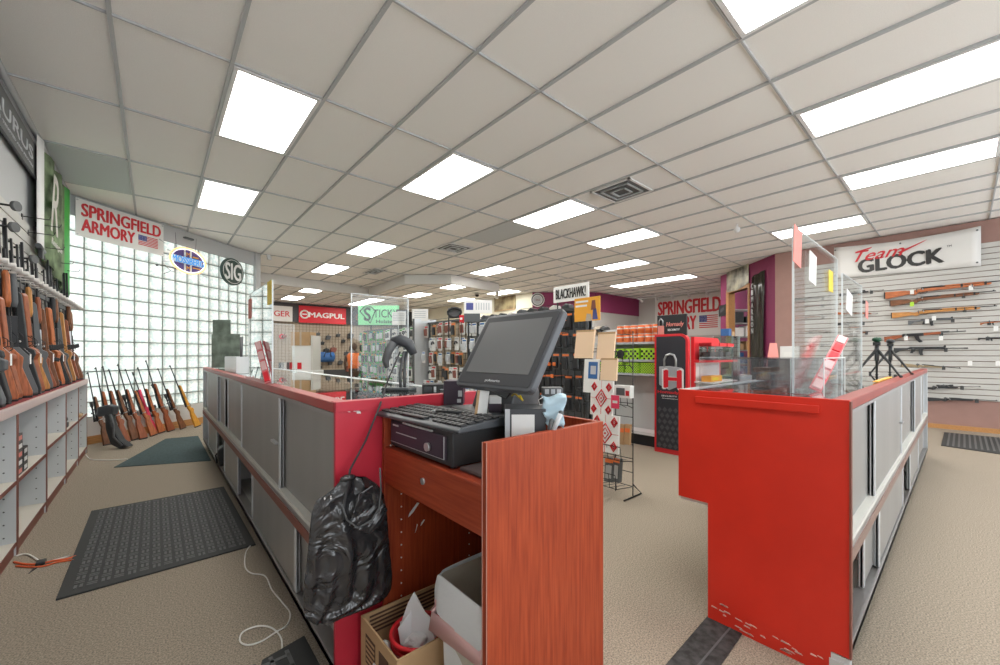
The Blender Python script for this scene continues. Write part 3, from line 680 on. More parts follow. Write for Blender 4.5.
# face mask: a creased cloth with loops
t = thing('face_mask', 'pale blue face mask hanging from the desk organiser', 'face mask', ptD(552, 430, 1.28))
b = MB(); o_ = ptD(552, 430, 1.28); G = []
for i in range(9):
    row = []
    for j in range(8):
        u, v_ = i/8, j/7
        px = 541+25*u+(v_*4)*(1-u)-3*v_*u+1.5*math.sin(v_*9); py = 395+28*v_+6*u*v_+2*math.sin(u*6)
        row.append(b.bm.verts.new(ptD(px, py, 1.27+.012*math.sin(v_*16+u*3))-o_))
    G.append(row)
for i in range(8):
    for j in range(7): b.bm.faces.new([G[i][j], G[i+1][j], G[i+1][j+1], G[i][j+1]])
b.build('cloth', 'mask', t, smooth=True, solid=.002)
MB().tube([ptD(p, q, 1.27)-o_ for p, q in ((543, 397), (538.5, 400), (540, 405), (545, 404))], .0012, 6).build('ear_loop', 'paper', t)
for k, (a, c) in enumerate((((549, 432), (552, 421)), ((553, 431), (561, 413)))):
    t = thing('marker', ['left', 'right'][k]+' grey marker pen leaning below the face mask', 'marker', ptD(*a, 1.24)); MB().tube([(0, 0, 0), ptD(*c, 1.25)-ptD(*a, 1.24)], .008, 8).build('barrel', 'greyink' if k else 'dgrey', t); MB().ball(ptD(*c, 1.25)-ptD(*a, 1.24), .0085).build('cap', 'dgrey', t)
t = thing('leather_pad', 'dark pad with gold lettering lying on the desk in front of the side panel', 'pad', (.70, .90, .896), rotz=.0)
MB().box(0, .30, -.05, .10, 0, .012).build('pad', mat('dark_brown_leather', (.07, .05, .05), .5), t, bevel=.004)
b = MB()
for k in range(4): b.box(.06+.035*k, .075+.035*k, -.02+.012*(k % 2), .06, .012, .0128)
b.build('gold_print', mat('gold_print', (.50, .33, .08), .5), t)
t = thing('power_adapter', 'flat black adapter with a cord behind the keyboard', 'adapter', (.93, 1.40, 1.0125)); MB().box(-.05, .05, -.03, .03, 0, .022).build('body', 'black', t, bevel=.004); MB().tube([(.04, -.03, .012), (.06, -.09, .01), (.04, -.14, .012)], .003, 6).build('cord', 'greyink', t)

# ================================================================ BLACK BAG, CARTON, BIN
def cloudfill(outline, nu, nv): ...
t = thing('plastic_bag', 'crumpled black plastic bag hanging on the red counter end', 'bag', at(350, 622, 1, 1.40))
o_ = at(350, 622, 1, 1.40)
rowsL = [(477, 342, 366), (484, 338, 378), (492, 330, 384), (500, 313, 386), (512, 311, 388), (530, 309, 389), (550, 307, 391), (570, 304.5, 393), (585, 303, 394), (600, 302.5, 388), (612, 303, 360), (620, 306, 338), (623.5, 312, 330)]
b = MB(); NU = 26; V = []
for side in (0, 1):
    rows = []
    for (py, a, c) in rowsL:
        row = []
        for k in range(NU+1):
            u = k/NU; px = a+(c-a)*u; th = math.sin(math.pi*u)**.6
            hgt = (py-477)/146; bulge = (.012+.022*math.sin(math.pi*min(1, hgt*1.05)))*th
            wr = .010*math.sin(px*.35+py*.12+2*math.sin(py*.06))*th+.006*math.sin(py*.31-px*.2)*th
            yy = 1.415-(bulge+wr if side == 0 else -.02*th)
            yy = min(yy, 1.462)
            row.append(b.bm.verts.new(at(px, py, 1, 1.415) + Vector((0, yy-1.415, 0)) - o_))
        rows.append(row)
    V.append(rows)
for side in (0, 1):
    for i in range(len(rowsL)-1):
        for k in range(NU): b.bm.faces.new([V[side][i][k], V[side][i][k+1], V[side][i+1][k+1], V[side][i+1][k]])
bmesh.ops.remove_doubles(b.bm, verts=b.bm.verts, dist=.0008)
o = b.build('bag_body', 'bagblack', t, smooth=True); md = o.modifiers.new('sub', 'SUBSURF'); md.levels = 1; md.render_levels = 2
tx = bpy.data.textures.new('crumple', 'VORONOI'); tx.noise_scale = .045; md = o.modifiers.new('disp', 'DISPLACE'); md.texture = tx; md.strength = .007; md.mid_level = .5; md.texture_coords = 'LOCAL'
b = MB(); b.ball(at(348, 478, 1, 1.41)-o_, .022, sc=(1.3, .7, .6)); b.build('knot', 'bagblack', t)
b = MB()
P = [at(p, q, 1, 1.355)-o_ for p, q in ((346, 512), (356, 500), (364, 535), (366, 530), (352, 528), (346, 512))]
b.prism([(0, 0), (.035, .10), (.085, .12), (.14, .02), (.11, -.03), (.07, -.05)], -.066, -.060, 'y', R=None); oo = b.build('folded_flap', 'bagblack', t, bevel=.004); oo.location = at(342, 520, 1, 1.415)-o_
MB().tube([at(p, q, 1, 1.345)-o_ for p, q in ((380, 468), (381, 490), (379, 508), (372, 520), (358, 528), (347, 520), (342, 505))], .003, 6).build('drawstring', 'dgrey', t)
# carton
bx0, bx1, by0, by1, bz = .567, .93, 1.145, 1.43, .30
t = thing('cardboard_box', 'open brown cardboard box on the floor under the checkout desk', 'cardboard box', (bx0, by0, 0))
w_, d_ = bx1-bx0, by1-by0
MB().box(0, w_, 0, d_, 0, .006).build('bottom', 'kraft', t)
for nm, (a, c, e, f) in dict(a=(0, .006, 0, d_), b=(w_-.006, w_, 0, d_), c=(.006, w_-.006, 0, .006), d=(.006, w_-.006, d_-.006, d_)).items():
    MB().box(a, c, e, f, .006, bz).build('side', 'kraft', t)
b = MB()
b.box(-.0012, 0, .16, .24, .16, .26).box(-.0012, 0, .06, .13, .05, .26).box(-.0012, 0, .18, .24, .04, .12)
for k in range(5): b.box(.03, .33, d_-.0075, d_-.006, .22+k*.015, .227+k*.015)
b.build('printed_marks', mat('brown_print', (.10, .05, .03), .8), t)
b = MB()
for k in range(5): b.box(-.0018, -.0012, .165, .235, .17+k*.018, .178+k*.018)
b.build('printed_lines', 'kraft', t)
# bucket with tissue in it
bc = ptD(418, 640, 1.30); bc = Vector((.705, 1.25, 0))
t = thing('red_bucket', 'red-rimmed white tub standing in the cardboard box', 'tub', (bc.x, bc.y, .007)); t.scale = (1, 1, 1.22)
def ring(b, c, r0, r1, z0, z1, n=28, th=.003):
    for (ra, rb, inv) in ((r0, r1, 0), (r0-th, r1-th, 1)):
        A = [b.bm.verts.new((c[0]+ra*math.cos(2*math.pi*k/n), c[1]+ra*math.sin(2*math.pi*k/n), z0)) for k in range(n)]
        B = [b.bm.verts.new((c[0]+rb*math.cos(2*math.pi*k/n), c[1]+rb*math.sin(2*math.pi*k/n), z1)) for k in range(n)]
        for k in range(n): f = b.bm.faces.new([A[k], A[(k+1) % n], B[(k+1) % n], B[k]]); f.smooth = True
b = MB(); ring(b, (0, 0), .075, .096, 0, .22); b.build('tub_wall', 'bright_red', t)
b = MB(); b.tube([(.097*math.cos(a/28*6.283), .097*math.sin(a/28*6.283), .222) for a in range(28)], .007, 8, closed=True); b.tube([(.095*math.cos(a/28*6.283), .095*math.sin(a/28*6.283), .20) for a in range(28)], .005, 8, closed=True); b.build('rim', 'bright_red', t)
MB().tube([(0, 0, .0), (0, 0, .006)], .074, 24).build('tub_base', 'bright_red', t)
def crumple(b, c, r, seed, sc=(1, 1, 1), amp=.35):
    g = bmesh.ops.create_icosphere(b.bm, subdivisions=3, radius=r); q = random.Random(seed); from mathutils import noise
    for v in g['verts']:
        n = noise.noise(v.co*(1.6/r)+Vector((seed*3.1, 0, 0))); v.co = Vector((v.co.x*sc[0], v.co.y*sc[1], v.co.z*sc[2]))*(1+amp*n)+Vector(c)
M['tissue'] = mat('white_tissue', (.80, .81, .82), .9)
t = thing('paper_towel', 'white pointed sheets of paper towel standing in the red tub', 'paper towel', (bc.x+.005, bc.y+.015, .215)); t.scale = (.86, .86, .82)
b = MB()
for k, (x, y, a, h_) in enumerate(((-.015, .0, -.3, .23), (.02, .02, .35, .16), (.01, -.03, .1, .12))):
    R = Matrix.Rotation(-YAW+a, 3, 'Z'); q = [(-.07, 0), (-.082, .08), (-.05, h_*.75), (-.02, h_), (.03, h_*.66), (.078, h_*.5), (.07, 0)]
    b.prism(q, -.004+k*.02, .001+k*.02, 'y', R=R)
crumple(b, (0, 0, .02), .055, 4, (1, 1, .8)); b.build('sheets', 'tissue', t, bevel=.002)
for k, (x, y) in enumerate(((.615, 1.36), (.60, 1.30))):
    t = thing('crumpled_tissue', ['rear', 'front'][k]+' crumpled white tissue at the left inside the cardboard box', 'tissue', (x, y, .14)); b = MB(); crumple(b, (0, 0, .03), .04, 7+k); b.build('tissue', 'tissue', t, smooth=True)
# bin with liner
cx, cy, hw, hd = .835, .985, .150, .125
t = thing('waste_bin', 'tall beige waste bin with a white liner folded over its rim', 'waste bin', (cx, cy, 0))
b = MB(); z1 = .54
def rr_(s, z, n=6):
    P = [];
    for (sx, sy, a0) in ((1, -1, -90), (1, 1, 0), (-1, 1, 90), (-1, -1, 180)):
        for k in range(n): a = math.radians(a0+90*k/(n-1)); P.append(Vector((sx*(hw*s-.03)+.03*math.cos(a), sy*(hd*s-.03)+.03*math.sin(a), z)))
    return P
def loft(b, levels, m=0, smooth=True, cap=False):
    R = [[b.bm.verts.new(p) for p in lv] for lv in levels]; n = len(R[0])
    for i in range(len(R)-1):
        for k in range(n): f = b.bm.faces.new([R[i][k], R[i][(k+1) % n], R[i+1][(k+1) % n], R[i+1][k]]); f.material_index = m; f.smooth = smooth
    if cap: b.bm.faces.new(R[0])
loft(b, [rr_(.78, 0), rr_(.82, .1), rr_(.97, z1)], cap=True); b.build('bin_body', 'bin', t, solid=.003)
b = MB(); rnd = random.Random(9)
def wob(P, a, dz=0., seed=0):
    out = []
    for k, p in enumerate(P):
        c = Vector((p.x, p.y, 0)).normalized(); out.append(p+c*a*(math.sin(k*1.9+seed)+.5*math.sin(k*3.3+seed*2))+Vector((0, 0, dz*math.sin(k*.9+seed))))
    return out
loft(b, [wob(rr_(.93, .12), .008, 0, 1), wob(rr_(.90, .30), .012, 0, 2), wob(rr_(.94, .47), .01, 0, 3), wob(rr_(.99, z1+.012), .004, .008, 4), wob(rr_(1.03, z1+.006), .006, .006, 5), wob(rr_(1.07, z1-.05), .010, .012, 6), wob(rr_(1.06, z1-.10), .012, .02, 7)], cap=True)
o = b.build('liner', 'liner', t); md = o.modifiers.new('sub', 'SUBSURF'); md.levels = 1; md.render_levels = 2
b = MB(); loft(b, [wob(rr_(1.06, z1-.095), .012, .02, 7), wob(rr_(1.09, z1-.135), .016, .035, 7.5)]); b.build('liner_hem', 'linerpink', t, solid=.002)
# ================================================================ LONG GUNS
_gun = {}
def gun_parts(t, style, mt):
    W = mt
    def pr(pts, th, name, m, par=t, bev=.006, lab=None): return MB().prism(pts, -th/2, th/2, 'y').build(name, m, par, bevel=bev, label=lab)
    if style in ('bolt', 'scoped', 'mil', 'carbine'):
        fe = {'bolt': .74, 'scoped': .74, 'mil': .98, 'carbine': .70}[style]; L = {'bolt': 1.10, 'scoped': 1.12, 'mil': 1.14, 'carbine': 1.0}[style]
        pr([(0, -.005), (.0, -.125), (.03, -.128), (.24, -.085), (.285, -.105), (.315, -.10), (.335, -.062), (.52, -.052), (fe-.02, -.04), (fe, -.025), (fe, -.008), (.40, -.004), (.33, -.012), (.27, -.03), (.20, -.012)], .044, 'stock', W)
        pr([(-.014, -.003), (-.014, -.126), (0, -.126), (0, -.004)], .04, 'butt_pad', 'black')
        MB().tube([(.36, 0, .006), (.56, 0, .006)], .017, 10).build('receiver', 'blackm', t)
        MB().tube([(.55, 0, .004), (.70, 0, .004), (L, 0, .004)], [.014, .010, .008], 8).build('barrel', 'blackm', t)
        MB().tube([(.34, 0, -.06), (.355, 0, -.088), (.40, 0, -.09), (.42, 0, -.06)], .003, 6).tube([(.375, 0, -.06), (.38, 0, -.08)], .003, 6).build('trigger_guard', 'blackm', t)
        MB().tube([(.37, 0, .006), (.375, -.03, .0), (.378, -.05, -.02)], .005, 6).ball((.378, -.055, -.025), .009).build('bolt_handle', 'steel', t)
        MB().box(L-.03, L-.015, -.002, .002, .010, .028).build('front_sight', 'blackm', t)
        if style == 'mil':
            for x in (.72, .92): MB().box(x, x+.02, -.024, .024, -.04, .014).build('band', 'blackm', t)
            MB().box(.58, .92, -.016, .016, .0, .02).build('hand_guard', W, t, bevel=.005)
        if style == 'scoped': scope(t, .36, .66, .045)
    elif style in ('pump', 'double'):
        pr([(0, -.015), (.0, -.135), (.03, -.137), (.20, -.085), (.27, -.095), (.31, -.06), (.34, -.035), (.34, .012), (.28, -.012), (.22, -.018)], .042, 'stock', W)
        pr([(-.016, -.013), (-.016, -.136), (0, -.136), (0, -.015)], .04, 'butt_pad', 'black')
        pr([(.33, -.035), (.56, -.035), (.56, .02), (.36, .02), (.33, .01)], .036, 'receiver', 'blackm' if style == 'pump' else 'steel')
        MB().tube([(.55, 0, .008), (1.24, 0, .008)], .0115, 8).build('barrel', 'blackm', t)
        MB().tube([(.55, 0, -.018), (1.02 if style == 'pump' else 1.24, 0, -.018)], .0115, 8).build('barrel_tube', 'blackm', t)
        MB().tube([(.62, 0, -.018), (.66, 0, -.02), (.84, 0, -.02), (.87, 0, -.016)], [.018, .026, .025, .018], 10).build('forend', W, t)
        MB().tube([(.36, 0, -.035), (.375, 0, -.062), (.42, 0, -.064), (.45, 0, -.035)], .003, 6).build('trigger_guard', 'blackm', t)
        MB().box(.60, 1.22, -.003, .003, .019, .026).build('rib', 'blackm', t)
    elif style == 'ar':
        pr([(0, .012), (0, -.12), (.03, -.12), (.10, -.045), (.20, -.03), (.20, .012)], .036, 'stock', W)
        pr([(.19, -.02), (.40, -.03), (.42, -.012), (.42, .03), (.22, .03), (.19, .015)], .034, 'receiver', W)
        pr([(.245, -.02), (.225, -.11), (.26, -.118), (.29, -.025)], .03, 'grip', 'syn')
        pr([(.335, -.03), (.345, -.11), (.36, -.16), (.405, -.155), (.392, -.11), (.395, -.03)], .024, 'magazine', 'syn')
        MB().tube([(.42, 0, .008), (.68, 0, .008)], .026, 8).build('hand_guard', W, t)
        MB().tube([(.68, 0, .008), (.92, 0, .008)], .009, 8).tube([(.90, 0, .008), (.95, 0, .008)], .012, 8).build('barrel', 'blackm', t)
        MB().box(.22, .66, -.01, .01, .032, .042).build('rail', 'blackm', t)
        pr([(.64, .03), (.67, .075), (.68, .075), (.69, .03)], .012, 'front_sight', 'blackm', bev=.001)
        MB().tube([(.29, 0, -.028), (.31, 0, -.05), (.335, 0, -.05)], .003, 6).build('trigger_guard', 'blackm', t)
    elif style == 'ak':
        pr([(0, -.02), (.0, -.14), (.03, -.14), (.24, -.05), (.24, .0)], .034, 'stock', W)
        pr([(.23, -.05), (.50, -.045), (.50, .015), (.25, .022), (.23, .0)], .036, 'receiver', 'blackm')
        pr([(.29, -.05), (.26, -.13), (.29, -.138), (.325, -.05)], .03, 'grip', W)
        pr([(.38, -.045), (.40, -.12), (.44, -.19), (.485, -.175), (.45, -.11), (.44, -.045)], .024, 'magazine', 'blackm')
        pr([(.50, -.04), (.70, -.032), (.70, .022), (.50, .018)], .036, 'forend', W)
        MB().tube([(.70, 0, .0), (.98, 0, .0)], .008, 8).tube([(.70, 0, .02), (.80, 0, .02)], .008, 8).build('barrel', 'blackm', t)
        MB().box(.88, .89, -.003, .003, .0, .045).build('front_sight', 'blackm', t)
    elif style == 'thumbhole':
        pr([(0, .0), (.0, -.13), (.03, -.132), (.17, -.09), (.20, -.15), (.25, -.155), (.28, -.09), (.34, -.06), (.62, -.05), (.72, -.03), (.72, -.006), (.36, .0), (.28, -.02), (.2, .01)], .046, 'stock', W)
        pr([(-.016, .0), (-.016, -.13), (0, -.13), (0, .0)], .042, 'butt_pad', 'black')
        MB().tube([(.34, 0, .008), (.56, 0, .008)], .018, 10).build('receiver', 'blackm', t)
        MB().tube([(.55, 0, .006), (1.15, 0, .006)], [.013, .009], 8).build('barrel', 'blackm', t)
        MB().tube([(.32, 0, -.06), (.335, 0, -.088), (.38, 0, -.09), (.40, 0, -.06)], .003, 6).build('trigger_guard', 'blackm', t)
        scope(t, .34, .66, .05)
def scope(t, a, b_, z):
    s = MB().tube([(a, 0, z), (a+.05, 0, z), (a+.07, 0, z), (b_-.09, 0, z), (b_-.06, 0, z), (b_, 0, z)], [.020, .018, .013, .013, .023, .025], 10).build('scope', 'black', t)
    MB().tube([((a+b_)/2-.02, 0, z), ((a+b_)/2-.02, 0, z+.028)], .011, 8).build('turret', 'black', s)
    MB().box(a+.09, a+.11, -.014, .014, z-.04, z).box(b_-.13, b_-.11, -.014, .014, z-.04, z).build('scope_mount', 'blackm', s)
GL_ = {'bolt': 1.10, 'scoped': 1.12, 'mil': 1.14, 'carbine': 1.0, 'pump': 1.24, 'double': 1.24, 'ar': .95, 'ak': .98, 'thumbhole': 1.15}
def gun(style, mt, P0, P1, up, label, cat='rifle', group=None, name='rifle', scale=None):
    """butt at P0, muzzle towards P1, up = the side the sights are on"""
    P0, P1 = Vector(P0), Vector(P1); d = P1-P0; k = scale if scale else d.length/GL_[style]
    d.normalize(); u = Vector(up); u = (u-d*u.dot(d)).normalized(); y = u.cross(d)
    m = (Matrix((d, y, u)).transposed()*1.0).to_4x4() @ Matrix.Scale(k, 4) @ Matrix.Diagonal((1, 1, .80, 1)); m.translation = P0
    key = (style, mt if isinstance(mt, str) else mt.name)
    if key not in _gun:
        t = thing(name, label, cat, frame=m, group=group); gun_parts(t, style, mt); _gun[key] = t; return t
    t = dup(_gun[key], mw=m, label=label); t.name = name; t['category'] = cat
    if group: t['group'] = group
    elif 'group' in t: del t['group']
    return t
WD = M['wood']

# ================================================================ LEFT WALL: SHELF UNITS AND LONG GUN RACK
yy = [1.2, 2.1, 2.98, 3.86, 4.75, 5.67, 6.5, 7.25]
sx0, sx1 = XL+.02, -.65
names = ['', 'nearest pale grey cubby unit by the left edge, behind the grey tool box', 'pale grey cubby unit cut by the left edge of the picture', 'pale grey cubby unit holding black and white packages, second from the left edge',
         'pale grey cubby unit in the middle of the left shelving, next unit beyond the packages', 'pale grey cubby unit with a small dark item on its middle shelf', 'narrow pale grey cubby unit second from the far end', 'pale grey cubby unit at the far end beside the leaning rifles']
for k in range(7):
    a, c = yy[k], yy[k+1]; t = thing('shelf_unit', names[k+1] if k else names[1], 'shelf unit', (sx0, a, 0), group='grey cubby units along the left wall'); w_ = c-a; dp = sx1-sx0
    for y in (0.002, w_-.022):
        s_ = MB().box(0, dp, y, y+.02, 0, .875).build('side_panel', 'shelfgrey', t); b = MB().box(dp, dp+.003, y, y+.02, 0, .875).build('front_edge', 'redbrown', s_)
    sp = MB()
    for z in [.12+.08*i for i in range(9)]:
        sp.tube([(dp-.05, w_-.0235, z), (dp-.05, w_-.0215, z)], .005, 6); sp.tube([(.05, w_-.0235, z), (.05, w_-.0215, z)], .005, 6)
    sp.build('pin_holes', 'dgrey', t)
    MB().box(0, .01, .022, w_-.022, 0, .875).build('back_panel', 'shelfgrey', t)
    zs = .44 + (.0 if k < 4 else .04)
    for z in (.06, zs):
        s_ = MB().box(.01, dp-.004, .022, w_-.022, z, z+.02).build('shelf', 'shelfpale', t); MB().box(dp-.004, dp, .022, w_-.022, z-.002, z+.022).build('front_edge', 'redbrown', s_)
    MB().box(.01, dp-.01, .022, w_-.022, 0, .06).build('plinth', 'redbrown', t)
    if k == 0: t['label'] = 'pale grey cubby unit beyond the left edge, nearest the camera'
t = thing('long_gun_bench', 'continuous red-carpeted top with pale front edge over the left cubby units', 'bench', (sx0, yy[0], .877))
MB().box(0, sx1-sx0-.01, 0, yy[-1]-yy[0], 0, .055).build('carpet_top', 'redcarpet', t)
MB().box(sx1-sx0-.01, sx1-sx0+.012, 0, yy[-1]-yy[0], 0, .057).build('front_edge', 'pinkrim', t, bevel=.004)
# things in the cubbies
for k in range(5):
    o = MB().box(-.05, .05, -.07, .07, 0, .052).box(.0505, .051, -.04, .05, .012, .04, m=1).build('ammo_box', ['black' if k % 2 else 'dgrey', 'paper' if k % 2 else 'pink']); o.location = (-.715, 4.02, .462+k*.0535)
    tag(o, ['bottom', 'second from bottom', 'middle', 'second from top', 'top'][k]+' black package with a pale label in the cubby stack', 'package', 'packages stacked in the left cubby')
for k in range(3):
    o = MB().box(-.05, .05, -.06, .06, 0, .052).box(.0505, .051, -.04, .04, .012, .04, m=1).build('ammo_box', ['black', 'paper']); o.location = (-.715, 4.17, .462+k*.0535)
    tag(o, ['bottom', 'middle', 'top'][k]+' package of the second, farther stack in the left cubby', 'package', 'packages stacked in the left cubby')
t = thing('small_gadget', 'small dark gadget on the middle shelf of the cubby beyond the packages', 'gadget', (-.71, 6.0, .50)); MB().box(-.04, .04, -.05, .05, 0, .05).build('body', 'dgrey', t, bevel=.01); MB().tube([(.0, -.03, .08), (.0, .03, .08)], .035, 12).build('reel', 'charcoal', t)
t = thing('tan_parcel', 'tan flat parcel on the shelf of the far cubby unit', 'parcel', (-.71, 6.9, .502)); MB().box(-.05, .05, -.1, .1, 0, .03).build('body', 'kraft', t, bevel=.004); MB().box(-.051, .051, -.01, .01, .0, .031).build('tape', 'tan', t)
# rail with rubber bumpers that the barrels lean on
t = thing('gun_rack_rail', 'grey rail with pale bumpers that the upright long guns lean on', 'gun rail', (XL+.06, 2.2, 1.80))
MB().box(0, .025, 0, 5.3, -.02, .02).build('rail', 'dgrey', t)
hook = None
for k in range(30):
    y = .12+k*.175
    if hook is None:
        hook = MB().tube([(.02, 0, 0), (.13, 0, 0)], .008, 6).tube([(.10, 0, 0), (.15, 0, 0)], .017, 8).build('bumper', 'signcream', t); hook.location = (0, y, .03)
    else: h2 = hook.copy(); C.objects.link(h2); h2.location = (0, y, .03)
# guns upright
cyc = [('pump', 'syn'), ('bolt', 'syn'), ('thumbhole', 'syng'), ('scoped', 'syn'), ('bolt', WD[3]), ('scoped', WD[1]), ('pump', WD[3]), ('pump', 'syng'), ('scoped', 'syn'), ('bolt', WD[1]),
       ('pump', WD[2]), ('bolt', 'syng'), ('double', WD[1]), ('scoped', WD[0]), ('ar', 'syn'), ('bolt', WD[3]), ('pump', 'syn'), ('pump', WD[0]), ('scoped', 'syng'), ('bolt', WD[2]), ('ar', 'syn'),
       ('bolt', WD[1]), ('double', WD[0]), ('pump', WD[0])]
cname = {'syn': 'black synthetic', 'syng': 'grey synthetic', 'walnut_stock': 'dark walnut', 'redbrown_stock': 'reddish-brown wood', 'honey_stock': 'honey wood', 'orange_wood_stock': 'orange-brown wood', 'amber_stock': 'yellow wood'}
kname = {'pump': 'pump shotgun', 'bolt': 'bolt rifle', 'thumbhole': 'thumbhole rifle', 'scoped': 'scoped rifle', 'ar': 'magazine carbine', 'double': 'double-barrelled shotgun', 'mil': 'full-stocked military rifle', 'ak': 'rifle with curved magazine', 'carbine': 'short carbine'}
rnd = random.Random(12); y = 3.42
for k, (st, mt) in enumerate(cyc):
    ln = rnd.uniform(-.03, .03); mtn = mt if isinstance(mt, str) else mt.name
    sc_ = rnd.uniform(.93, 1.07); L = GL_[st]*sc_
    lb = ORD[k]+' upright gun from the left edge in the wall rack, %s %s' % (cname[mtn], kname[st])
    P0 = Vector((-.785, y, .934+.012)); P1 = Vector((-.825, y+ln, .934+L))
    gun(st, mt, P0, P1, (-1, .0+rnd.uniform(-.5, .5), 0), lb, 'shotgun' if st in ('pump', 'double') else 'rifle', 'long guns upright in the left rack', 'shotgun' if st in ('pump', 'double') else 'rifle', scale=sc_)
    if k in (2, 5, 7, 10, 13, 17, 20):
        tg = thing('price_tag', 'white price tag hanging from the '+ORD[k]+' gun of the left rack', 'price tag', (-.66, y+.02, 1.25)); MB().box(-.001, .001, -.02, .02, -.07, 0).build('card', 'paper', tg); MB().tube([(0, 0, 0), (-.03, 0, .04)], .0008, 4).build('string', 'paper', tg)
    y += .168
# orange-brown wooden upright, round pads, coloured boards above the rack
t = thing('wooden_upright', 'light wooden post on the left wall above the gun rack', 'post', (XL+.02, 3.75, 1.0)); MB().box(0, .04, 0, .07, 0, 1.55).build('post', 'oak', t); MB().box(0.04, .05, .01, .06, 1.45, 1.5).build('bracket', 'steel', t)
for k, (px, py) in enumerate(((14, 206), (12, 227), (32, 259))):
    p = at(px, py, 0, XL+.12); t = thing('round_disc', ['upper', 'middle', 'lower'][k]+' dark round disc on a bracket above the gun rack', 'disc', p)
    MB().tube([(0, 0, 0), (.02, -.01, 0)], .036, 20).build('disc', 'dgrey', t); MB().tube([(-.1, 0, 0), (0, 0, 0)], .008, 8).build('bracket', 'black', t)
for k, (px, py) in enumerate(((22, 216), (28, 232), (40, 247), (52, 262), (60, 270), (36, 224))):
    p = at(px, py, 0, XL+.02); t = thing('wall_hook', ORD[k]+' dark wire hook above the gun rack, counted from the top left', 'hook', p, group='wire hooks over the left rack')
    MB().tube([(0, 0, 0), (.16, 0, 0), (.17, 0, .03)], .004, 6).build('prong', 'black', t); MB().box(-.004, .004, -.015, .015, -.03, .02).build('plate', 'black', t)
t = thing('hanging_gadget', 'dark scoped pistol-like gadget hanging above the upright guns', 'gadget', at(41, 250, 0, XL+.1)); MB().tube([(0, -.12, .02), (0, .1, 0)], .022, 10).build('tube', 'charcoal', t); MB().box(-.015, .015, -.03, .03, -.08, 0).build('body', 'black', t, bevel=.006); MB().tube([(0, .05, -.02), (.0, .18, -.06)], .008, 8).build('arm', 'black', t)
# TAURUS board
pa, pb = at(0, 76, 0, XL+.03), at(34, 147, 0, XL+.03)
ya = 2.4; yb = pb.y; zt, zb_ = pb.z+.0, at(33, 178, 0, XL+.03).z
t = thing('dark_sign_board', 'long dark grey board with pale capital letters at the top of the left wall', 'sign', frame=frame((XL+.03, ya, zb_), (0, 1, 0)))
L = yb-ya; H_ = zt-zb_
MB().box(0, L, -.02, 0, 0, H_).build('board', 'dgrey', t); text('TAURUS', t, L-1.72, H_*.36, 1.52, H_*.36, 'greyink', y=-.023, bold=.03)
text('FIREARMS  TRUSTED AND PROVEN', t, L-1.6, H_*.16, 1.4, H_*.07, 'greyink', y=-.023)
o = MB().box(0, .02, 0, 1.3, 2.45, zb_-.01).build('wall_panel', 'shelfgrey'); o.location = (XL+.002, 2.5, 0); tag(o, 'plain grey panel under the dark lettered board on the left wall', 'wall panel')
t = thing('conduit_pipe', 'pale pipe running along the top of the left wall', 'pipe', (XL+.05, 0, ZC-.06)); MB().tube([(0, YF+.2, 0), (0, 7.6, 0)], .022, 8).build('pipe', 'greyink', t); MB().box(-.03, 0, 4.0, 4.05, -.03, .05).build('clip', 'alu', t)
# green banner with script letter
p0 = at(34, 131, 0, XL+.05); p1 = at(62, 185, 0, XL+.05); zb0 = at(48, 232, 0, XL+.05).z
t = thing('green_banner', 'green and olive cloth banner with a pale script letter hanging beside the corner', 'banner', frame=frame((XL+.05, p0.y, 1.95), (0, 1, 0)))
L = p1.y+.45-p0.y; ztb = 3.3-1.95
b = MB(); N = 14; G = []
for i in range(N+1):
    G.append([b.bm.verts.new((L*i/N, -.025*math.sin(i*1.7)-.02, 0.0+j*ztb/8+(.30*(1-i/N)*(1-j/8)))) for j in range(9)])
for i in range(N):
    for j in range(8):
        f = b.bm.faces.new([G[i][j], G[i+1][j], G[i+1][j+1], G[i][j+1]]); f.material_index = 0 if 3 <= i < 11 else (2 if i < 2 else 1)
b.build('cloth', [mat('olive_green_cloth', (.16, .22, .12), .8, noise=.5, scale=6), 'green', 'paper'], t, smooth=True, solid=.004)
text('R', t, L*.18, .55, .42, .62, 'signcream', y=-.06, shear=.35, bold=-.01)
text('Remington', t, L*.20, .40, .60, .09, 'signcream', y=-.06, shear=.3)
# ---- signs on the glass block wall
def gat(px, py, off=.0): return atp(px, py, GA-gn*(-1)*0+gn*off, gn)
def gl(px, py): p = gat(px, py) ; return (p-GA).dot(gd), p.z
def flag(par, x, z, w_, h_, y=-.012):
    n = 13
    b = MB()
    for k in range(0, n, 2): b.box(x, x+w_, y, y+.002, z+h_*k/n, z+h_*(k+1)/n)
    b.build('flag_stripes', 'redink', par); MB().box(x, x+w_*.42, y-.001, y+.001, z+h_*.46, z+h_).build('flag_canton', 'blueink', par)
    b = MB()
    for i in range(5):
        for j in range(4): b.box(x+w_*(.03+.08*i), x+w_*(.05+.08*i), y-.002, y, z+h_*(.52+.12*j), z+h_*(.55+.12*j))
    b.build('flag_stars', 'whiteink', par)
def springfield(name, label, fr, w_, h_, sag=0):
    t = thing(name, label, 'banner', frame=fr)
    MB().box(0, w_, -.008, 0, 0, h_).build('vinyl', 'banner', t); y = -.012
    text('SPRINGFIELD', t, w_*.055, h_*.56, w_*.90, h_*.34, 'redink', y=y, bold=.045)
    text('ARMORY', t, w_*.055, h_*.16, w_*.57, h_*.33, 'redink', y=y, bold=.045)
    flag(t, w_*.67, h_*.18, w_*.25, h_*.30, y=y)
    b = MB()
    for (a, c) in ((.015, .04), (.985, .04), (.015, .96), (.985, .96)): b.tube([(w_*a, -.012, h_*c), (w_*a, -.008, h_*c)], .012, 10)
    b.build('grommets', 'steel', t); return t
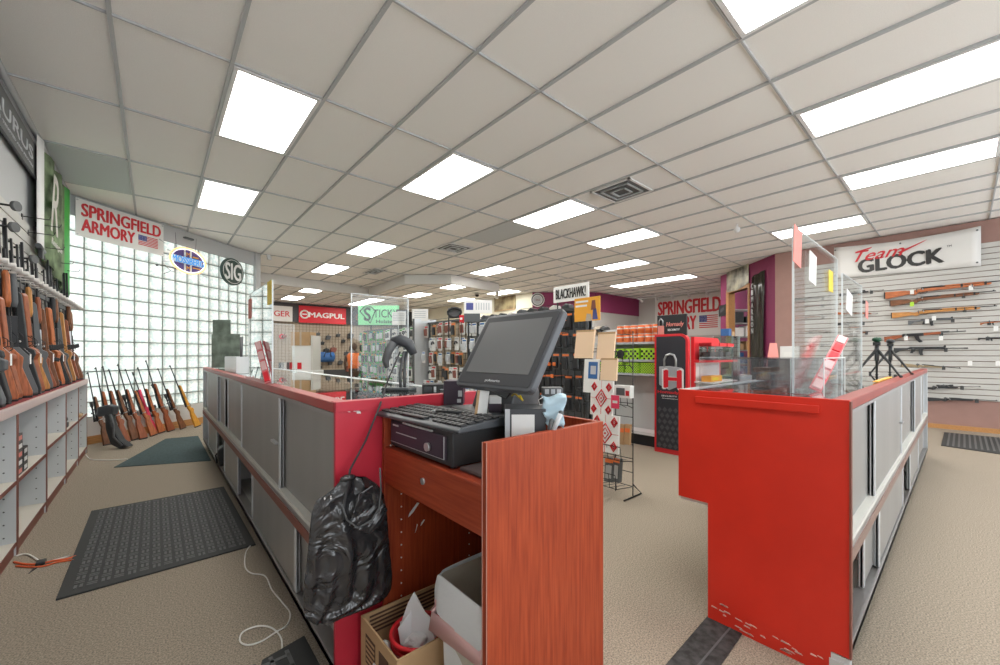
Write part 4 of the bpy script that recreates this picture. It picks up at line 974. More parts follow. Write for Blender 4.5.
x0, zt = gl(71, 189); x1, _ = gl(159.5, 230); _, zb_ = gl(158, 256)
springfield('red_lettered_banner', 'white banner with red lettering and a small flag above the glass blocks', frame(GA+gn*.0+gd*max(.03, x0)+gn*.07+Vector((0, 0, zb_)), gd), x1-max(.03, x0), 3.34-zb_)
# neon oval
xc, zc = gl(180, 260.5); xl, _ = gl(162.5, 258); xr, _ = gl(199, 262); _, zu = gl(180, 248.5); _, zd = gl(180, 273.5)
a_, c_ = (xr-xl)/2, (zu-zd)/2
t = thing('neon_oval_sign', 'oval neon sign, purple with orange outline and blue-white letters, hanging by the glass blocks', 'neon sign', frame=frame(GA+gn*.12+gd*(xl+a_)+Vector((0, 0, (zu+zd)/2)), gd))
M['neon_o'] = mat('neon_orange', (.9, .5, .2), .4, emit=(1, .55, .22), es=.6); M['neon_b'] = mat('neon_blue', (.08, .35, .75), .4, emit=(.1, .35, .75), es=.25); M['neon_w'] = mat('neon_white', (.9, .9, .9), .4, emit=(1, .95, .85), es=.6)
M['purple'] = mat('purple_panel', (.10, .06, .25), .4)
el = lambda s, n=40: [(a_*s*math.cos(6.2832*k/n), c_*s*math.sin(6.2832*k/n)) for k in range(n)]
MB().prism(el(.93), 0, .012, 'y').build('panel', 'purple', t)
MB().tube([(x, -.02, z) for x, z in el(1.0)], .010, 8, closed=True).build('outer_tube', 'neon_o', t)
MB().tube([(x, -.02, z) for x, z in el(.90)], .007, 8, closed=True).build('inner_tube', 'neon_w', t)
b = MB(); b.box(-a_*.80, a_*.80, -.012, 0, -c_*.26, c_*.26); b.box(-a_*.2, -a_*.13, -.012, 0, -c_*.85, c_*.85).box(a_*.13, a_*.2, -.012, 0, -c_*.85, c_*.85); b.build('cross_band', 'paper', t)
text('MOSSBERG', t, -a_*.88, -c_*.26, a_*1.76, c_*.52, 'neon_b', y=-.024, bold=.03)
text('M', t, -a_*.1, c_*.36, a_*.2, c_*.3, 'amber', y=-.016); text('M', t, -a_*.1, -c_*.72, a_*.2, c_*.3, 'amber', y=-.016)
MB().box(a_*.28, a_*.6, -.012, -.002, c_*.36, c_*.46).box(a_*.28, a_*.7, -.012, -.002, -c_*.5, -c_*.42).build('small_marks', 'amber', t)
for x in (-.6, .45): MB().tube([(a_*x, .0, c_*.8), (a_*x*1.1, .0, c_*2.0)], .003, 6).build('hanging_wire', 'dgrey', t)
for k, (x, z) in enumerate(((-1.35, -.45), (-1.5, 1.1), (-.9, -1.15), (1.1, -1.0), (-1.1, .5))): MB().tube([(a_*x, -.02, c_*z), (a_*x*.8, 0, c_*z*.9)], .007, 6).build('tube_holder', 'steel', t)
MB().box(-.06, .1, -.03, .03, c_*1.75, c_*1.9).build('transformer', 'dgrey', t, bevel=.008)
# round sign
xc, zc = gl(229.5, 272); xl, _ = gl(218.5, 272); xr, _ = gl(240.5, 272); _, zu = gl(229.5, 258.5); _, zd = gl(229.5, 286); rr0 = ((zu-zd)/2+(xr-xl)/2)/2
t = thing('round_sign', 'round dark green sign with three big white letters on the glass blocks', 'sign', frame=frame(GA+gn*.08+gd*xc+Vector((0, 0, zc)), gd))
ci = lambda r, n=40: [(r*math.cos(6.2832*k/n), r*math.sin(6.2832*k/n)) for k in range(n)]
M['dgreenp'] = mat('dark_green_panel', (.035, .07, .06), .4)
MB().prism(ci(rr0), 0, .04, 'y').build('disc', 'dgreenp', t, bevel=.004); MB().tube([(x, -.004, z) for x, z in ci(rr0*.86)], rr0*.018, 8, closed=True).build('ring', 'whiteink', t)
text('SIG', t, -rr0*.68, -rr0*.60, rr0*1.36, rr0*1.2, 'whiteink', y=-.006, bold=.03)
t = thing('loose_wires', 'dark loose wires and pegs fixed to the glass blocks left of the oval sign', 'wires', frame=frame(GA+gn*.03+gd*gl(155, 265)[0]+Vector((0, 0, gl(155, 265)[1])), gd))
MB().tube([(0, 0, 0), (.12, -.02, .02), (.2, -.04, -.06), (.1, -.02, -.12)], .005, 6).build('wire', 'dgrey', t); MB().ball((0, -.01, 0), .02).build('peg', 'dgrey', t)
# ---- rifles leaning on the glass block wall
lean = [((96, 367), (111, 440), 'bolt', WD[3]), ((103, 366), (121, 441), 'bolt', WD[1]), ((109, 369), (131, 438), 'carbine', WD[0]), ((118, 364), (139, 437), 'scoped', WD[1]), ((125.5, 369), (150, 434), 'bolt', WD[3]),
        ((133, 372), (155, 431), 'ar', 'hotpink'), ((138, 367), (158, 431), 'bolt', WD[3]), ((146, 360), (167, 429.5), 'bolt', WD[1]), ((152, 384), (163, 424), 'carbine', 'syn'), ((158, 368), (180, 427), 'scoped', WD[0]), ((170, 365), (194.5, 425), 'bolt', WD[4]), ((88, 372), (103, 443), 'scoped', WD[0])]
lab = ['slim rifle leaning on glass blocks just right of the far cubby unit', 'reddish wooden rifle leaning on glass blocks behind the black gun bag', 'dark short carbine leaning third along the glass block wall', 'scoped rifle leaning fourth along the glass block wall',
       'orange-brown rifle leaning directly left of the pink carbine', 'hot pink carbine standing among the leaning rifles', 'orange-brown rifle leaning directly right of the pink carbine', 'tall reddish rifle whose muzzle stands highest among the leaning ones',
       'short black carbine between wooden rifles near the right end of the leaning row', 'dark walnut scoped rifle leaning second from the right end of the row', 'yellow wooden rifle leaning at the right end of the row', 'dark wooden rifle leaning first of the row, partly behind the black gun bag']
for (mz, bt, st, mt), lb in zip(lean, lab):
    P0 = at(bt[0], bt[1]+2, 2, .012); P1 = gat(mz[0], mz[1], .04)
    cap = {'hotpink': 1.0}.get(mt if isinstance(mt, str) else '', None)
    gun(st, mt, P0, P1, -gd*.9+gn*(-.15), lb, 'rifle', 'rifles leaning on the glass block wall')
p = at(109, 447, 2, 0)
t = thing('gun_bag', 'black folding chair-like gun bag slumped at the end of the cubby units', 'bag', (-.40, 7.35, 0))
RR = Matrix.Rotation(-YAW, 3, 'Z')
MB().prism([(.10, 0), (.22, .03), (.10, .12), (0, .30), (-.05, .48), (-.10, .48), (-.08, .25), (-.02, .06)], -.05, .05, 'y', R=RR).build('bag_body', 'syn', t, bevel=.02)
MB().prism([(-.20, .42), (.0, .44), (.02, .56), (-.06, .58), (-.2, .55)], -.05, .05, 'y', R=RR).build('flap', 'charcoal', t, bevel=.02)
MB().tube([RR @ Vector(q) for q in ((0, -.06, .46), (.05, -.07, .32), (.04, -.06, .16), (.15, -.06, .05))], .012, 8).build('strap', 'dgrey', t)
# ================================================================ FLOOR THINGS
def floor_mat(label, pts, z, mt, name='floor_mat'):
    t = thing(name, label, 'floor mat', (*pts[0], 0)); o_ = Vector((*pts[0], 0))
    P = [(p[0]-o_.x, p[1]-o_.y) for p in pts]; MB().prism(P, 0, z, 'z').build('mat', mt, t, bevel=.003); return t
t = floor_mat('large black rubber mat with a raised basket-weave pattern in the left aisle', [(-.38, 3.0), (.50, 3.02), (.49, 4.53), (-.38, 4.51)], .010, 'mat1')
b = MB(); rnd = random.Random(1)
for i in range(15):
    for j in range(26):
        x, y = .05+i*.053, .06+j*.0545
        if (i+j) % 2: b.box(x, x+.040, y+.004, y+.016, .010, .014).box(x, x+.040, y+.026, y+.038, .010, .014)
        else: b.box(x+.004, x+.016, y, y+.044, .010, .014).box(x+.026, x+.038, y, y+.044, .010, .014)
b.build('raised_weave', mat('worn_rubber', (.11, .11, .11), .6), t)
floor_mat('smooth dark teal mat at the far end of the left aisle', [(-.34, 6.10), (.50, 5.75), (.50, 7.6), (.12, 7.65)], .008, 'mat2')
t = floor_mat('dark ribbed mat on the floor in front of the right slatted wall', [(7.95, -.35), (9.5, -.35), (9.5, .2), (8.1, .2)], .01, 'mat1')
b = MB(); [b.box(.15, 1.5, .03+.05*k, .05+.05*k, .01, .013) for k in range(10)]; b.build('ribs', 'worn_rubber' if 'worn_rubber' in M else _m['worn_rubber'], t)
t = floor_mat('black perforated mat corner at the foot of the left counter, bottom of the picture', [(.20, 1.15), (.50, 1.15), (.50, 1.90), (.33, 1.86), (.20, 1.5)], .010, 'mat1')
b = MB(); [b.box(.03+.06*i, .045+.06*i, .1, .70, .010, .0125) for i in range(4)]; [b.box(.03, .225, .1+.07*j, .115+.07*j, .010, .0125) for j in range(9)]; b.build('raised_grid', mat('worn_grey_rubber', (.12, .12, .12), .6), t)
t = thing('cable_cover', 'flat worn black cable cover strip running over the floor to the right counter', 'cable cover', (1.98, .70, 0))
P = [at(706, 618, 2, 0), at(721, 618, 2, 0), at(692, 665, 2, 0), at(658, 665, 2, 0)]
d = Vector((-1, -.05, 0)).normalized()
b = MB().prism([(.03, -.055), (.03, .095), (-1.6, .04), (-1.6, -.11)], 0, .006, 'z'); b.build('cover_strip', mat('worn_black_strip', (.04, .04, .04), .7, noise=.6, scale=30), t); MB().box(-1.6, .0, -.012, -.004, .006, .0075).build('seam', 'dgrey', t)
def cable(name, label, pts, r, mt, z=.006):
    P = [at(p[0], p[1], 2, z) for p in pts]; Q = []
    for i in range(len(P)-1):   # catmull-rom
        a, b_, c, d = P[max(i-1, 0)], P[i], P[i+1], P[min(i+2, len(P)-1)]
        for k in range(6):
            u = k/6; Q.append(.5*((2*b_)+(-a+c)*u+(2*a-5*b_+4*c-d)*u*u+(-a+3*b_-3*c+d)*u**3))
    Q.append(P[-1]); o = Q[0].copy(); o.z = 0; t = thing(name, label, 'cable', o); MB().tube([q-o for q in Q], r, 8).build('cord', mt, t); return t
t = cable('extension_lead', 'doubled orange cord running from the cubby units to the black mat', [(14, 562), (25, 564), (40, 564), (52, 561), (66, 559), (76, 556)], .006, 'cord_orange')
o = at(25, 560, 2, .007)
t = cable('extension_lead', 'second orange cord lying close beside the first one by the cubby units', [(16, 566), (30, 567), (44, 566), (58, 562), (74, 560)], .005, 'cord_orange')
cable('power_cable', 'white cord bent in a loop over the orange cord by the cubby units', [(16, 556), (26, 554), (35, 558), (42, 563), (55, 560), (70, 556)], .005, 'cord_white')
cable('power_cable', 'thin white cord on the carpet from the far cubby unit to the teal mat', [(86, 455), (90, 459), (100, 460), (115, 460), (128, 459)], .006, 'cord_white')
cable('power_cable', 'thin white cord looping over the carpet beside the left counter', [(252, 544), (246, 552), (245, 566), (251, 573), (265, 576), (272, 590), (282, 602), (290, 613), (287, 625), (276, 632), (262, 641), (248, 645), (240, 641), (243, 632), (258, 626), (272, 628), (281, 638), (282, 652)], .0035, 'cord_white')
t = thing('cable_tie', 'black strap tied round the orange and white cords', 'strap', at(41, 564, 2, 0)); MB().box(-.02, .02, -.03, .03, .0, .02).build('strap', 'black', t, bevel=.006); MB().prism([(-.02, -.03), (.0, -.03), (-.03, -.12)], .0, .006, 'z').build('tail', 'black', t)
# grey tool case with a label at the left edge
t = thing('grey_case', 'dark grey upright plastic case with a red and white label at the left edge', 'case', (-.655, 2.25, 0))
MB().prism([(0, 0), (.10, 0), (.085, .31), (.05, .36), (0, .36)], 0, .20, 'y').build('body', 'charcoal', t, bevel=.012); MB().prism([(0, .30), (.095, .30), (.085, .38), (.03, .41), (0, .41)], -.01, .21, 'y').build('lid', 'dgrey', t, bevel=.01)
lb_ = MB().box(.094, .098, .04, .17, .15, .26).build('label_plate', 'paper', t); MB().box(.098, .0985, .05, .09, .16, .20).build('red_mark', 'signred', lb_); MB().box(.098, .0985, .10, .16, .17, .24).build('dark_mark', 'dgrey', lb_)
t = thing('dark_gadget', 'dark gadget hanging out of an open lower cabinet of the left counter', 'gadget', (.50, 4.85, .14)); MB().prism([(-.02, 0), (.12, 0), (.13, .05), (.03, .2), (-.03, .16)], -.05, .05, 'y').build('body', 'black', t, bevel=.015); MB().tube([(0, 0, .16), (-.04, .02, .1), (-.03, .03, .02)], .008, 6).build('cord', 'black', t)
for k, y in enumerate((3.3, 3.42)):
    t = thing('spray_bottle', ['nearer', 'farther'][k]+' small bottle inside the open lower cabinet of the left counter', 'bottle', (.62, y, .121)); MB().tube([(0, 0, 0), (0, 0, .12), (0, 0, .15)], [.03, .03, .012], 12).build('bottle_body', ['signcream', 'amber'][k], t); MB().tube([(0, 0, .15), (0, 0, .18)], .014, 10).build('cap', 'oak', t)
# ================================================================ MIDDLE GONDOLAS (one run of free-standing racks, face at x = 3.6)
FX = 3.6
rnd = random.Random(21)
PK = {}
def pack(style, label, loc, group, k=1.0, fr=None):
    """hanging blister pack: card facing -x, product bulging, euro hook"""
    if style not in PK:
        t = thing('blister_pack', label, 'package', (0, 0, 0)); c, p = style
        MB().box(-.004, 0, -.055, .055, -.20, 0).build('card', c, t)
        if p == 'tube': MB().tube([(-.015, .0, -.16), (-.015, .0, -.06)], .022, 10).build('product', 'dgrey', t)
        elif p == 'ear': MB().tube([(-.02, .035*math.cos(a*.4), -.11+.045*math.sin(a*.4)) for a in range(8)], .012, 8).build('product', 'charcoal', t)
        elif p == 'box': MB().box(-.03, -.004, -.045, .045, -.16, -.05).build('product', 'greyink', t, bevel=.005)
        elif p == 'brown': MB().prism([(-.035, -.17), (.03, -.17), (.045, -.06), (-.02, -.05)], -.03, -.004, 'x').build('product', 'redbrown', t, bevel=.006)
        elif p == 'dark': MB().prism([(-.04, -.18), (.02, -.18), (.045, -.10), (.03, -.04), (-.03, -.04)], -.035, -.004, 'x').build('product', 'black', t, bevel=.008)
        MB().box(-.0055, -.004, -.045, .045, -.035, -.012).build('header_print', {'dark': 'orange', 'brown': 'redink', 'box': 'blue', 'ear': 'greyink', 'tube': 'green'}[p], t)
        t.location = loc; t.scale = (k, k, k); t['group'] = group; t['label'] = label; PK[style] = t; return t
    t = dup(PK[style], label=label, group=group, loc=loc); t.scale = (k, k, k); return t
def gondola(y0, y1, H, label, body, back, fx=FX, depth=.42):
    t = thing('gondola_rack', label, 'display rack', (fx, y0, 0)); w_ = y1-y0
    MB().box(.0, depth, .0, w_, 0, .14).build('base', 'black', t); MB().box(depth*.45, depth*.55, 0, w_, .14, H).build('back_board', back, t)
    for y in (0, w_-.03): MB().box(depth*.40, depth*.60, y, y+.03, .14, H).build('upright', body, t)
    MB().box(depth*.35, depth*.65, 0, w_, H-.03, H).build('top_cap', body, t)
    b = MB(); n = int(w_/.10)
    for k in range(n+1): b.box(depth*.44, depth*.45, k*w_/n-.003, k*w_/n+.003, .14, H)
    for k in range(int(H/.10)): b.box(depth*.44, depth*.45, 0, w_, .16+k*.10, .166+k*.10)
    b.build('wire_grid', 'blackgrid', t); return t
units = [(2.82, 3.95, 1.80, 'dark grey wire rack under the black-lettered white sign, hung with orange-marked gear', 'gond', 'gond', [('charcoal', 'dark'), ('black', 'dark'), ('dgrey', 'dark')]),
         (3.98, 5.1, 1.78, 'dark rack mostly hidden behind the touch terminal', 'gond', 'gond', [('paper', 'box'), ('charcoal', 'dark')]),
         (5.13, 6.35, 1.82, 'rack of brown and white hanging packs directly left of the touch terminal', 'gond', 'tan', [('paper', 'brown'), ('paper', 'ear'), ('paper', 'box'), ('signcream', 'brown'), ('kraft', 'dark')]),
         (6.5, 7.9, 1.80, 'rack of white hanging packs behind the barcode scanner', 'gond', 'shelfgrey', [('paper', 'tube'), ('paper', 'box'), ('signcream', 'ear'), ('paper', 'dark')]),
         (8.0, 9.3, 1.80, 'rack of green hanging packs under the mint green sign', 'gond', 'tan', [('green', 'box'), ('mint', 'tube'), ('green', 'dark'), ('paper', 'box')])]
un = ['dark rack under the black-lettered sign', 'rack behind the touch terminal', 'rack left of the touch terminal', 'rack behind the scanner', 'rack under the mint sign']
rown = ['top', 'second', 'third', 'fourth', 'bottom visible']
for ui, (a, c, H, lb, bd, bk, sts) in enumerate(units):
    gondola(a, c, H, lb, bd, bk)
    cols = int((c-a)/.135)
    for r in range(5):
        st_row = None
        for q in range(cols):
            st = sts[(q*3+r*2+q*q) % len(sts)]; z = H-.05-r*.245+rnd.uniform(-.015, .015); y = a+.08+q*(c-a-.14)/(cols-1)
            if rnd.random() < .06: continue
            pack(st, 'hanging pack in the %s row of the %s' % (rown[r], un[ui]), (FX+.02+rnd.uniform(0, .10), y, z), '%s row of packs on the %s' % (rown[r], un[ui]), k=rnd.uniform(.95, 1.15))
# grey end board between the racks, white signs on top
t = thing('end_board', 'plain blue-grey upright board standing between two racks behind the scanner', 'board', (FX-.1, 6.38, 0)); MB().box(0, .45, 0, .06, 0, 1.88).build('board', 'alu', t); MB().box(-.01, 0, .0, .06, 0, 1.88).build('edge', 'dgrey', t)
def topsign(label, px0, px1, py0, py1, fx, body, bg, ink, faceA=True):
    p0, p1 = at(px0, py1, 0, fx), at(px1, py1, 0, fx); zt = at((px0+px1)/2, py0, 0, fx).z; zb = (p0.z+p1.z)/2; w_ = (p1-p0).length; h_ = zt-zb
    t = thing('rack_sign', label, 'sign', frame=frame((fx, p0.y, zb), (0, -1, 0)))
    MB().box(0, w_, 0, .012, 0, h_).build('board', bg, t); MB().box(w_*.1, w_*.13, .003, .01, -.08, 0).build('post', 'blackgrid', t); MB().box(w_*.87, w_*.9, .003, .01, -.08, 0).build('post', 'blackgrid', t)
    if body: text(body, t, w_*.08, h_*.2, w_*.84, h_*.6, ink, y=-.004, bold=.02)
    return t
topsign('white rectangular sign with bold black capitals on the dark wire rack', 553.5, 588.5, 284.5, 301, FX+.05, 'BLACKHAWK!', 'paper', 'blackink')
def view_block(name, label, cat, px0, px1, py0, py1, D, th, mt, bev=.003, fr=None):
    p0 = Vector((0, 0, CH))+ray(px0, py1)*D; w_ = (px1-px0)/F_*D; h_ = (py1-py0)/F_*D
    t = thing(name, label, cat, frame=frame(p0, (K_, -S_, 0))); MB().box(0, w_, 0, th, 0, h_).build('board', mt, t, bevel=bev); t['w'] = w_; t['h'] = h_; return t
def lines(t, w_, h_, ink, n=4, x0=.15, x1=.85, z0=.3, z1=.8, y=-.002):
    b = MB()
    for k in range(n): z = z0+(z1-z0)*k/max(1, n-1); b.box(w_*x0, w_*x1, y, 0, h_*(z-.03), h_*(z+.03))
    b.build('printed_lines', ink, t)
t = view_block('rack_sign', 'small white sign on the blue-grey board right of the green sign', 'sign', 412, 428, 309, 321, 7.2, .012, 'paper'); lines(t, t['w'], t['h'], 'greyink'); MB().box(t['w']*.45, t['w']*.5, 0, .01, -.3, 0).build('post', 'alu', t)
t = view_block('rack_sign', 'small tilted white sign with grey print overlapping the mint green sign', 'sign', 392, 405.5, 312, 325, 7.6, .012, 'paper'); lines(t, t['w'], t['h'], 'greyink', 5, .08, .92, .35, .85); MB().box(t['w']*.45, t['w']*.5, 0, .01, -.3, 0).build('post', 'alu', t)
t = view_block('framed_sign', 'black-edged small frame behind the tilted white sign', 'sign', 396, 407.5, 309.5, 321, 8.6, .02, 'black'); MB().box(.03, t['w']-.03, -.002, 0, .03, t['h']-.03).build('print', 'greyink', t); MB().box(t['w']*.45, t['w']*.55, 0, .01, -.12, 0).build('post', 'black', t)
t = view_block('rack_sign', 'wide pale sign with blue emblem above the rack left of the terminal', 'sign', 464, 492, 300, 313.5, 5.6, .012, 'paper')
MB().box(.03, t['w']*.33, -.002, 0, .05, t['h']-.04).build('blue_emblem', 'blueink', t); b = MB(); [b.box(t['w']*(.42+.09*k), t['w']*(.46+.09*k), -.002, 0, .05, t['h']-.04) for k in range(6)]; b.build('grey_letters', 'greyink', t); MB().box(t['w']*.45, t['w']*.48, 0, .01, -.15, 0).build('post', 'blackgrid', t)
t = view_block('hanging_goggles', 'black round goggles-like item hanging above the rack left of the terminal', 'goggles', 448, 461, 308, 318, 6.0, .03, 'dgrey'); b = MB(); b.tube([(.1+.10*math.cos(a*.5), -.02, .08+.07*math.sin(a*.5)) for a in range(12)], .018, 8, closed=True); b.build('rim', 'black', t); MB().box(.0, .02, 0, .02, -.3, 0).build('hook', 'blackgrid', t)
t = view_block('grey_header', 'plain grey header board right above the packs beside the terminal', 'board', 464, 480, 313.5, 322, 5.45, .02, 'gond'); MB().box(0, t['w'], -.003, 0, 0, .01).build('lip', 'dgrey', t); MB().box(.05, .07, .0, .02, -.3, 0).build('post', 'blackgrid', t)
t = view_block('red_tag', 'small red tag on top of the rack left of the terminal', 'tag', 459.5, 464, 315, 322, 5.5, .004, 'signred'); MB().box(.01, .04, -.002, 0, .03, .06).build('mark', 'paper', t); MB().box(.02, .03, 0, .004, -.3, 0).build('post', 'blackgrid', t)
# knobs along the top of the racks (folded gear)
for k in range(11):
    y = 2.95+k*.20; o = MB(); o.prism([(-.06, 0), (.05, 0), (.07, .03), (.0, .06), (-.05, .05)], -.05, .05, 'x'); o = o.build('folded_pouch', ['black', 'charcoal', 'signcream', 'black'][k % 4], bevel=.01); o.location = (FX+.21, y, 1.80 if k < 6 else 1.78)
    tag(o, ORD[k]+' folded pouch from the right on top of the long dark rack', 'pouch', 'pouches on top of the dark rack')
# mint green sign
t = view_block('mint_sign', 'mint green sign with a dark diamond emblem and lettering above the green packs', 'sign', 358, 399, 305.5, 325, 8.7, .02, 'mint'); w_, h_ = t['w'], t['h']
b = MB(); P = [(.05, .70), (.15, .93), (.33, .93), (.42, .72), (.30, .10), (.05, .70)]; b.tube([(x*w_, -.006, z*h_) for x, z in P], .012, 6); b.build('diamond_outline', 'dgreenp', t)
text('S', t, w_*.15, h_*.22, w_*.16, h_*.66, 'dgreenp', y=-.006, bold=.03); text('TICKY', t, w_*.38, h_*.38, w_*.60, h_*.42, 'dgreenp', y=-.006, bold=.0); text('Holsters', t, w_*.45, h_*.10, w_*.5, h_*.17, 'dgreenp', y=-.006, bold=.02)
MB().box(w_*.3, w_*.33, 0, .02, -.1, 0).build('post', 'blackgrid', t)

# ---------------------------------------------------------------- orange gear on the dark rack near the terminal
for k, (px, py) in enumerate(((550, 332), (556, 332), (549, 364), (554, 364), (552, 376), (561, 320))):
    p = at(px, py, 0, FX-.03); o = MB().box(-.01, .01, -.016, .016, -.02, .02).box(.01, .24, -.003, .003, -.003, .003).build('orange_tag', 'orange', bevel=.002); o.location = p; tag(o, ORD[k]+' small orange tag among the black gear right of the terminal', 'tag', 'orange tags on the dark rack')

# ================================================================ WIRE LITERATURE RACK (face x = 3.0)
RX = 3.0
def rp(px, py, off=0): return at(px, py, 0, RX+off)
yL, yR = rp(575, 400).y, rp(624, 400).y
t = thing('wire_rack', 'black wire rack holding tan sheets and white target boards', 'wire rack', (RX, yR, 0)); w_ = yL-yR
b = MB()
for y in (0, w_*.33, w_*.66, w_): b.tube([(.14, y, .02), (.14, y, 1.45)], .005, 6)
for k in range(12): b.tube([(.14, 0, .1+k*.12), (.14, w_, .1+k*.12)], .0035, 5)
b.build('back_grid', 'blackgrid', t)
for z, dp in ((.10, .42), (.32, .30), (.78, .14), (1.12, .08)):
    b = MB()
    b.tube([(.14, 0, z), (.14-dp*.6, 0, z+.03), (.12-dp*.6, 0, z+.15), (.12-dp*.6, w_, z+.15), (.14-dp*.6, w_, z+.03), (.14, w_, z)], .004, 6)
    for k in range(9): y = w_*k/8; b.tube([(.14, y, z), (.14-dp*.6, y, z+.03), (.12-dp*.6, y, z+.15)], .003, 5)
    b.tube([(.14-dp*.6, 0, z+.03), (.14-dp*.6, w_, z+.03)], .003, 5); b.build('basket', 'blackgrid', t)
for y in (0, w_): MB().tube([(.0, y, .01), (.28, y, .01), (.14, y, .12)], .007, 6).build('foot', 'blackgrid', t)
def sheet(name, label, cat, px0, px1, py0, py1, mt, off=.02, lean=.0, th=.006):
    p0, p1 = rp(px0, (py0+py1)/2, off), rp(px1, (py0+py1)/2, off); zc_ = p0.z; h_ = (py1-py0)/F_*((p0.x*S_+p0.y*K_)); w_ = abs(p0.y-p1.y)
    t = thing(name, label, cat, frame=frame((RX+off, p0.y, at(px0, py1, 0, RX+off).z), (0, -1, 0), (lean, 0, 1))); MB().box(0, w_, 0, th, 0, h_).build('sheet', mt, t); return t, w_, h_
t, w_, h_ = sheet('tan_sheets', 'upper left tan sheet pad in the wire rack below the orange card', 'paper pad', 574, 592, 330, 358, 'peach', .05, .15, .02); MB().box(0, w_, -.002, 0, h_*.93, h_).build('stitched_edge', 'kraft', t)
t, w_, h_ = sheet('tan_sheets', 'upper right tan sheet pad in the wire rack', 'paper pad', 596, 613, 332, 360, 'peach', .05, .15, .02); MB().box(0, w_, -.002, 0, h_*.93, h_).build('stitched_edge', 'kraft', t)
t, w_, h_ = sheet('tan_sheets', 'lower right tan sheet pad in the wire rack beside the blue booklet', 'paper pad', 600, 616, 358, 380, 'peach', .02, .1, .02); MB().box(0, w_, -.002, 0, h_*.93, h_).build('stitched_edge', 'kraft', t)
t, w_, h_ = sheet('blue_booklet', 'white booklet with a blue square picture in the wire rack', 'booklet', 583, 598, 359, 392, 'paper', .02, .08, .01)
MB().box(w_*.3, w_*.9, -.002, 0, h_*.42, h_*.92).build('blue_picture', 'blue', t); MB().box(w_*.45, w_*.8, -.003, -.002, h_*.55, h_*.8).build('picture_detail', 'greyink', t); MB().box(w_*.6, w_*.95, -.002, 0, h_*.30, h_*.38).build('red_strip', 'orange', t)
def target(label, px0, px1, py0, py1, off):
    t, w_, h_ = sheet('target_board', label, 'paper target', px0, px1, py0, py1, 'paper', off, .05, .02)
    def dia(cx, cz, s, nm):
        b = MB(); P = [(cx, cz-s*1.35), (cx+s, cz), (cx, cz+s*1.35), (cx-s, cz)]
        b.tube([(x, -.002, z) for x, z in P], .008, 4, closed=True); b.tube([(cx+(x-cx)*.55, -.002, cz+(z-cz)*.55) for x, z in P], .006, 4, closed=True)
        b.box(cx-s*.12, cx+s*.12, -.004, -.001, cz-s*.12, cz+s*.12); b.build(nm, 'redink', t)
    dia(w_*.5, h_*.5, w_*.24, 'centre_diamond')
    for (x, z) in ((.17, .82), (.83, .82), (.17, .18), (.83, .18)): dia(w_*x, h_*z, w_*.11, 'corner_diamond')
    MB().box(w_*.49, w_*.51, -.002, 0, 0, h_*.2).box(w_*.495, w_*.505, -.001, 0, h_*.8, h_).box(0, w_*.25, -.001, 0, h_*.495, h_*.505).box(w_*.75, w_, -.001, 0, h_*.495, h_*.505).build('cross_lines', 'redink', t)
    return t
target('upper white paper target with red diamonds in the wire rack', 590, 612, 380, 414, -.04)
target('lower white paper target with red diamonds in the wire rack', 592, 618, 413, 449, -.06)
t, w_, h_ = sheet('pink_card', 'small hot pink price card beside the upper paper target', 'card', 611, 619, 395, 408, 'hotpink', -.07, 0, .003); MB().box(w_*.2, w_*.8, -.001, 0, h_*.4, h_*.6).build('mark', 'paper', t)
t, w_, h_ = sheet('product_box', 'white and grey boxed item right of the upper target in the wire rack', 'box', 613, 630, 385, 397, 'paper', .02, 0, .06); MB().box(w_*.2, w_*.7, -.002, 0, h_*.2, h_*.8).build('picture', 'dgrey', t); MB().box(w_*.75, w_*.95, -.002, 0, h_*.2, h_*.6).build('red_mark', 'redink', t)
for k, (a, c) in enumerate(((606, 612), (612.5, 618.5), (604, 609.5))):
    t, w_, h_ = sheet('ammo_pack', ['left', 'middle', 'right'][[1, 2, 0][k]]+' orange-topped grey pack in the lowest basket of the wire rack', 'package', a, c, 458, 481, 'dgrey', .0, .1, .05); MB().box(0, w_, -.003, 0, h_*.82, h_).build('orange_top', 'orange', t); MB().box(w_*.2, w_*.8, -.003, 0, h_*.15, h_*.7).build('window', 'steel', t)
for k, (a, c) in enumerate(((619, 623), (624, 629))):
    t, w_, h_ = sheet('snack_pack', ['left', 'right'][k]+' orange and brown pack in the middle basket of the wire rack', 'package', a, c, 424, 444, 'kraft', .03, .1, .03); MB().box(0, w_, -.003, 0, h_*.6, h_*.8).build('orange_band', 'orange', t)
t, w_, h_ = sheet('orange_card', 'orange and yellow card with a figure in blue clipped above the tan sheets', 'card', 574.5, 600, 299, 322, 'amber', .18, 0, .006)
MB().box(w_*.05, w_*.55, -.002, 0, h_*.8, h_*.88).box(w_*.05, w_*.5, -.002, 0, h_*.62, h_*.70).build('white_lines', 'whiteink', t); MB().prism([(w_*.72, h_*.05), (w_*.92, h_*.05), (w_*.86, h_*.5), (w_*.74, h_*.5)], -.002, 0, 'y').build('blue_trousers', 'blueink', t); MB().prism([(w_*.66, h_*.45), (w_*.85, h_*.45), (w_*.82, h_*.85), (w_*.70, h_*.85)], -.002, 0, 'y').build('brown_figure', 'redbrown', t); MB().prism([(w_*.45, 0), (w_*.70, 0), (w_*.66, h_*.28), (w_*.5, h_*.32)], -.002, 0, 'y').build('olive_patch', 'tan', t)
MB().box(w_*.4, w_*.43, .006, .012, -.5, h_*.2).build('holder', 'blackgrid', t)

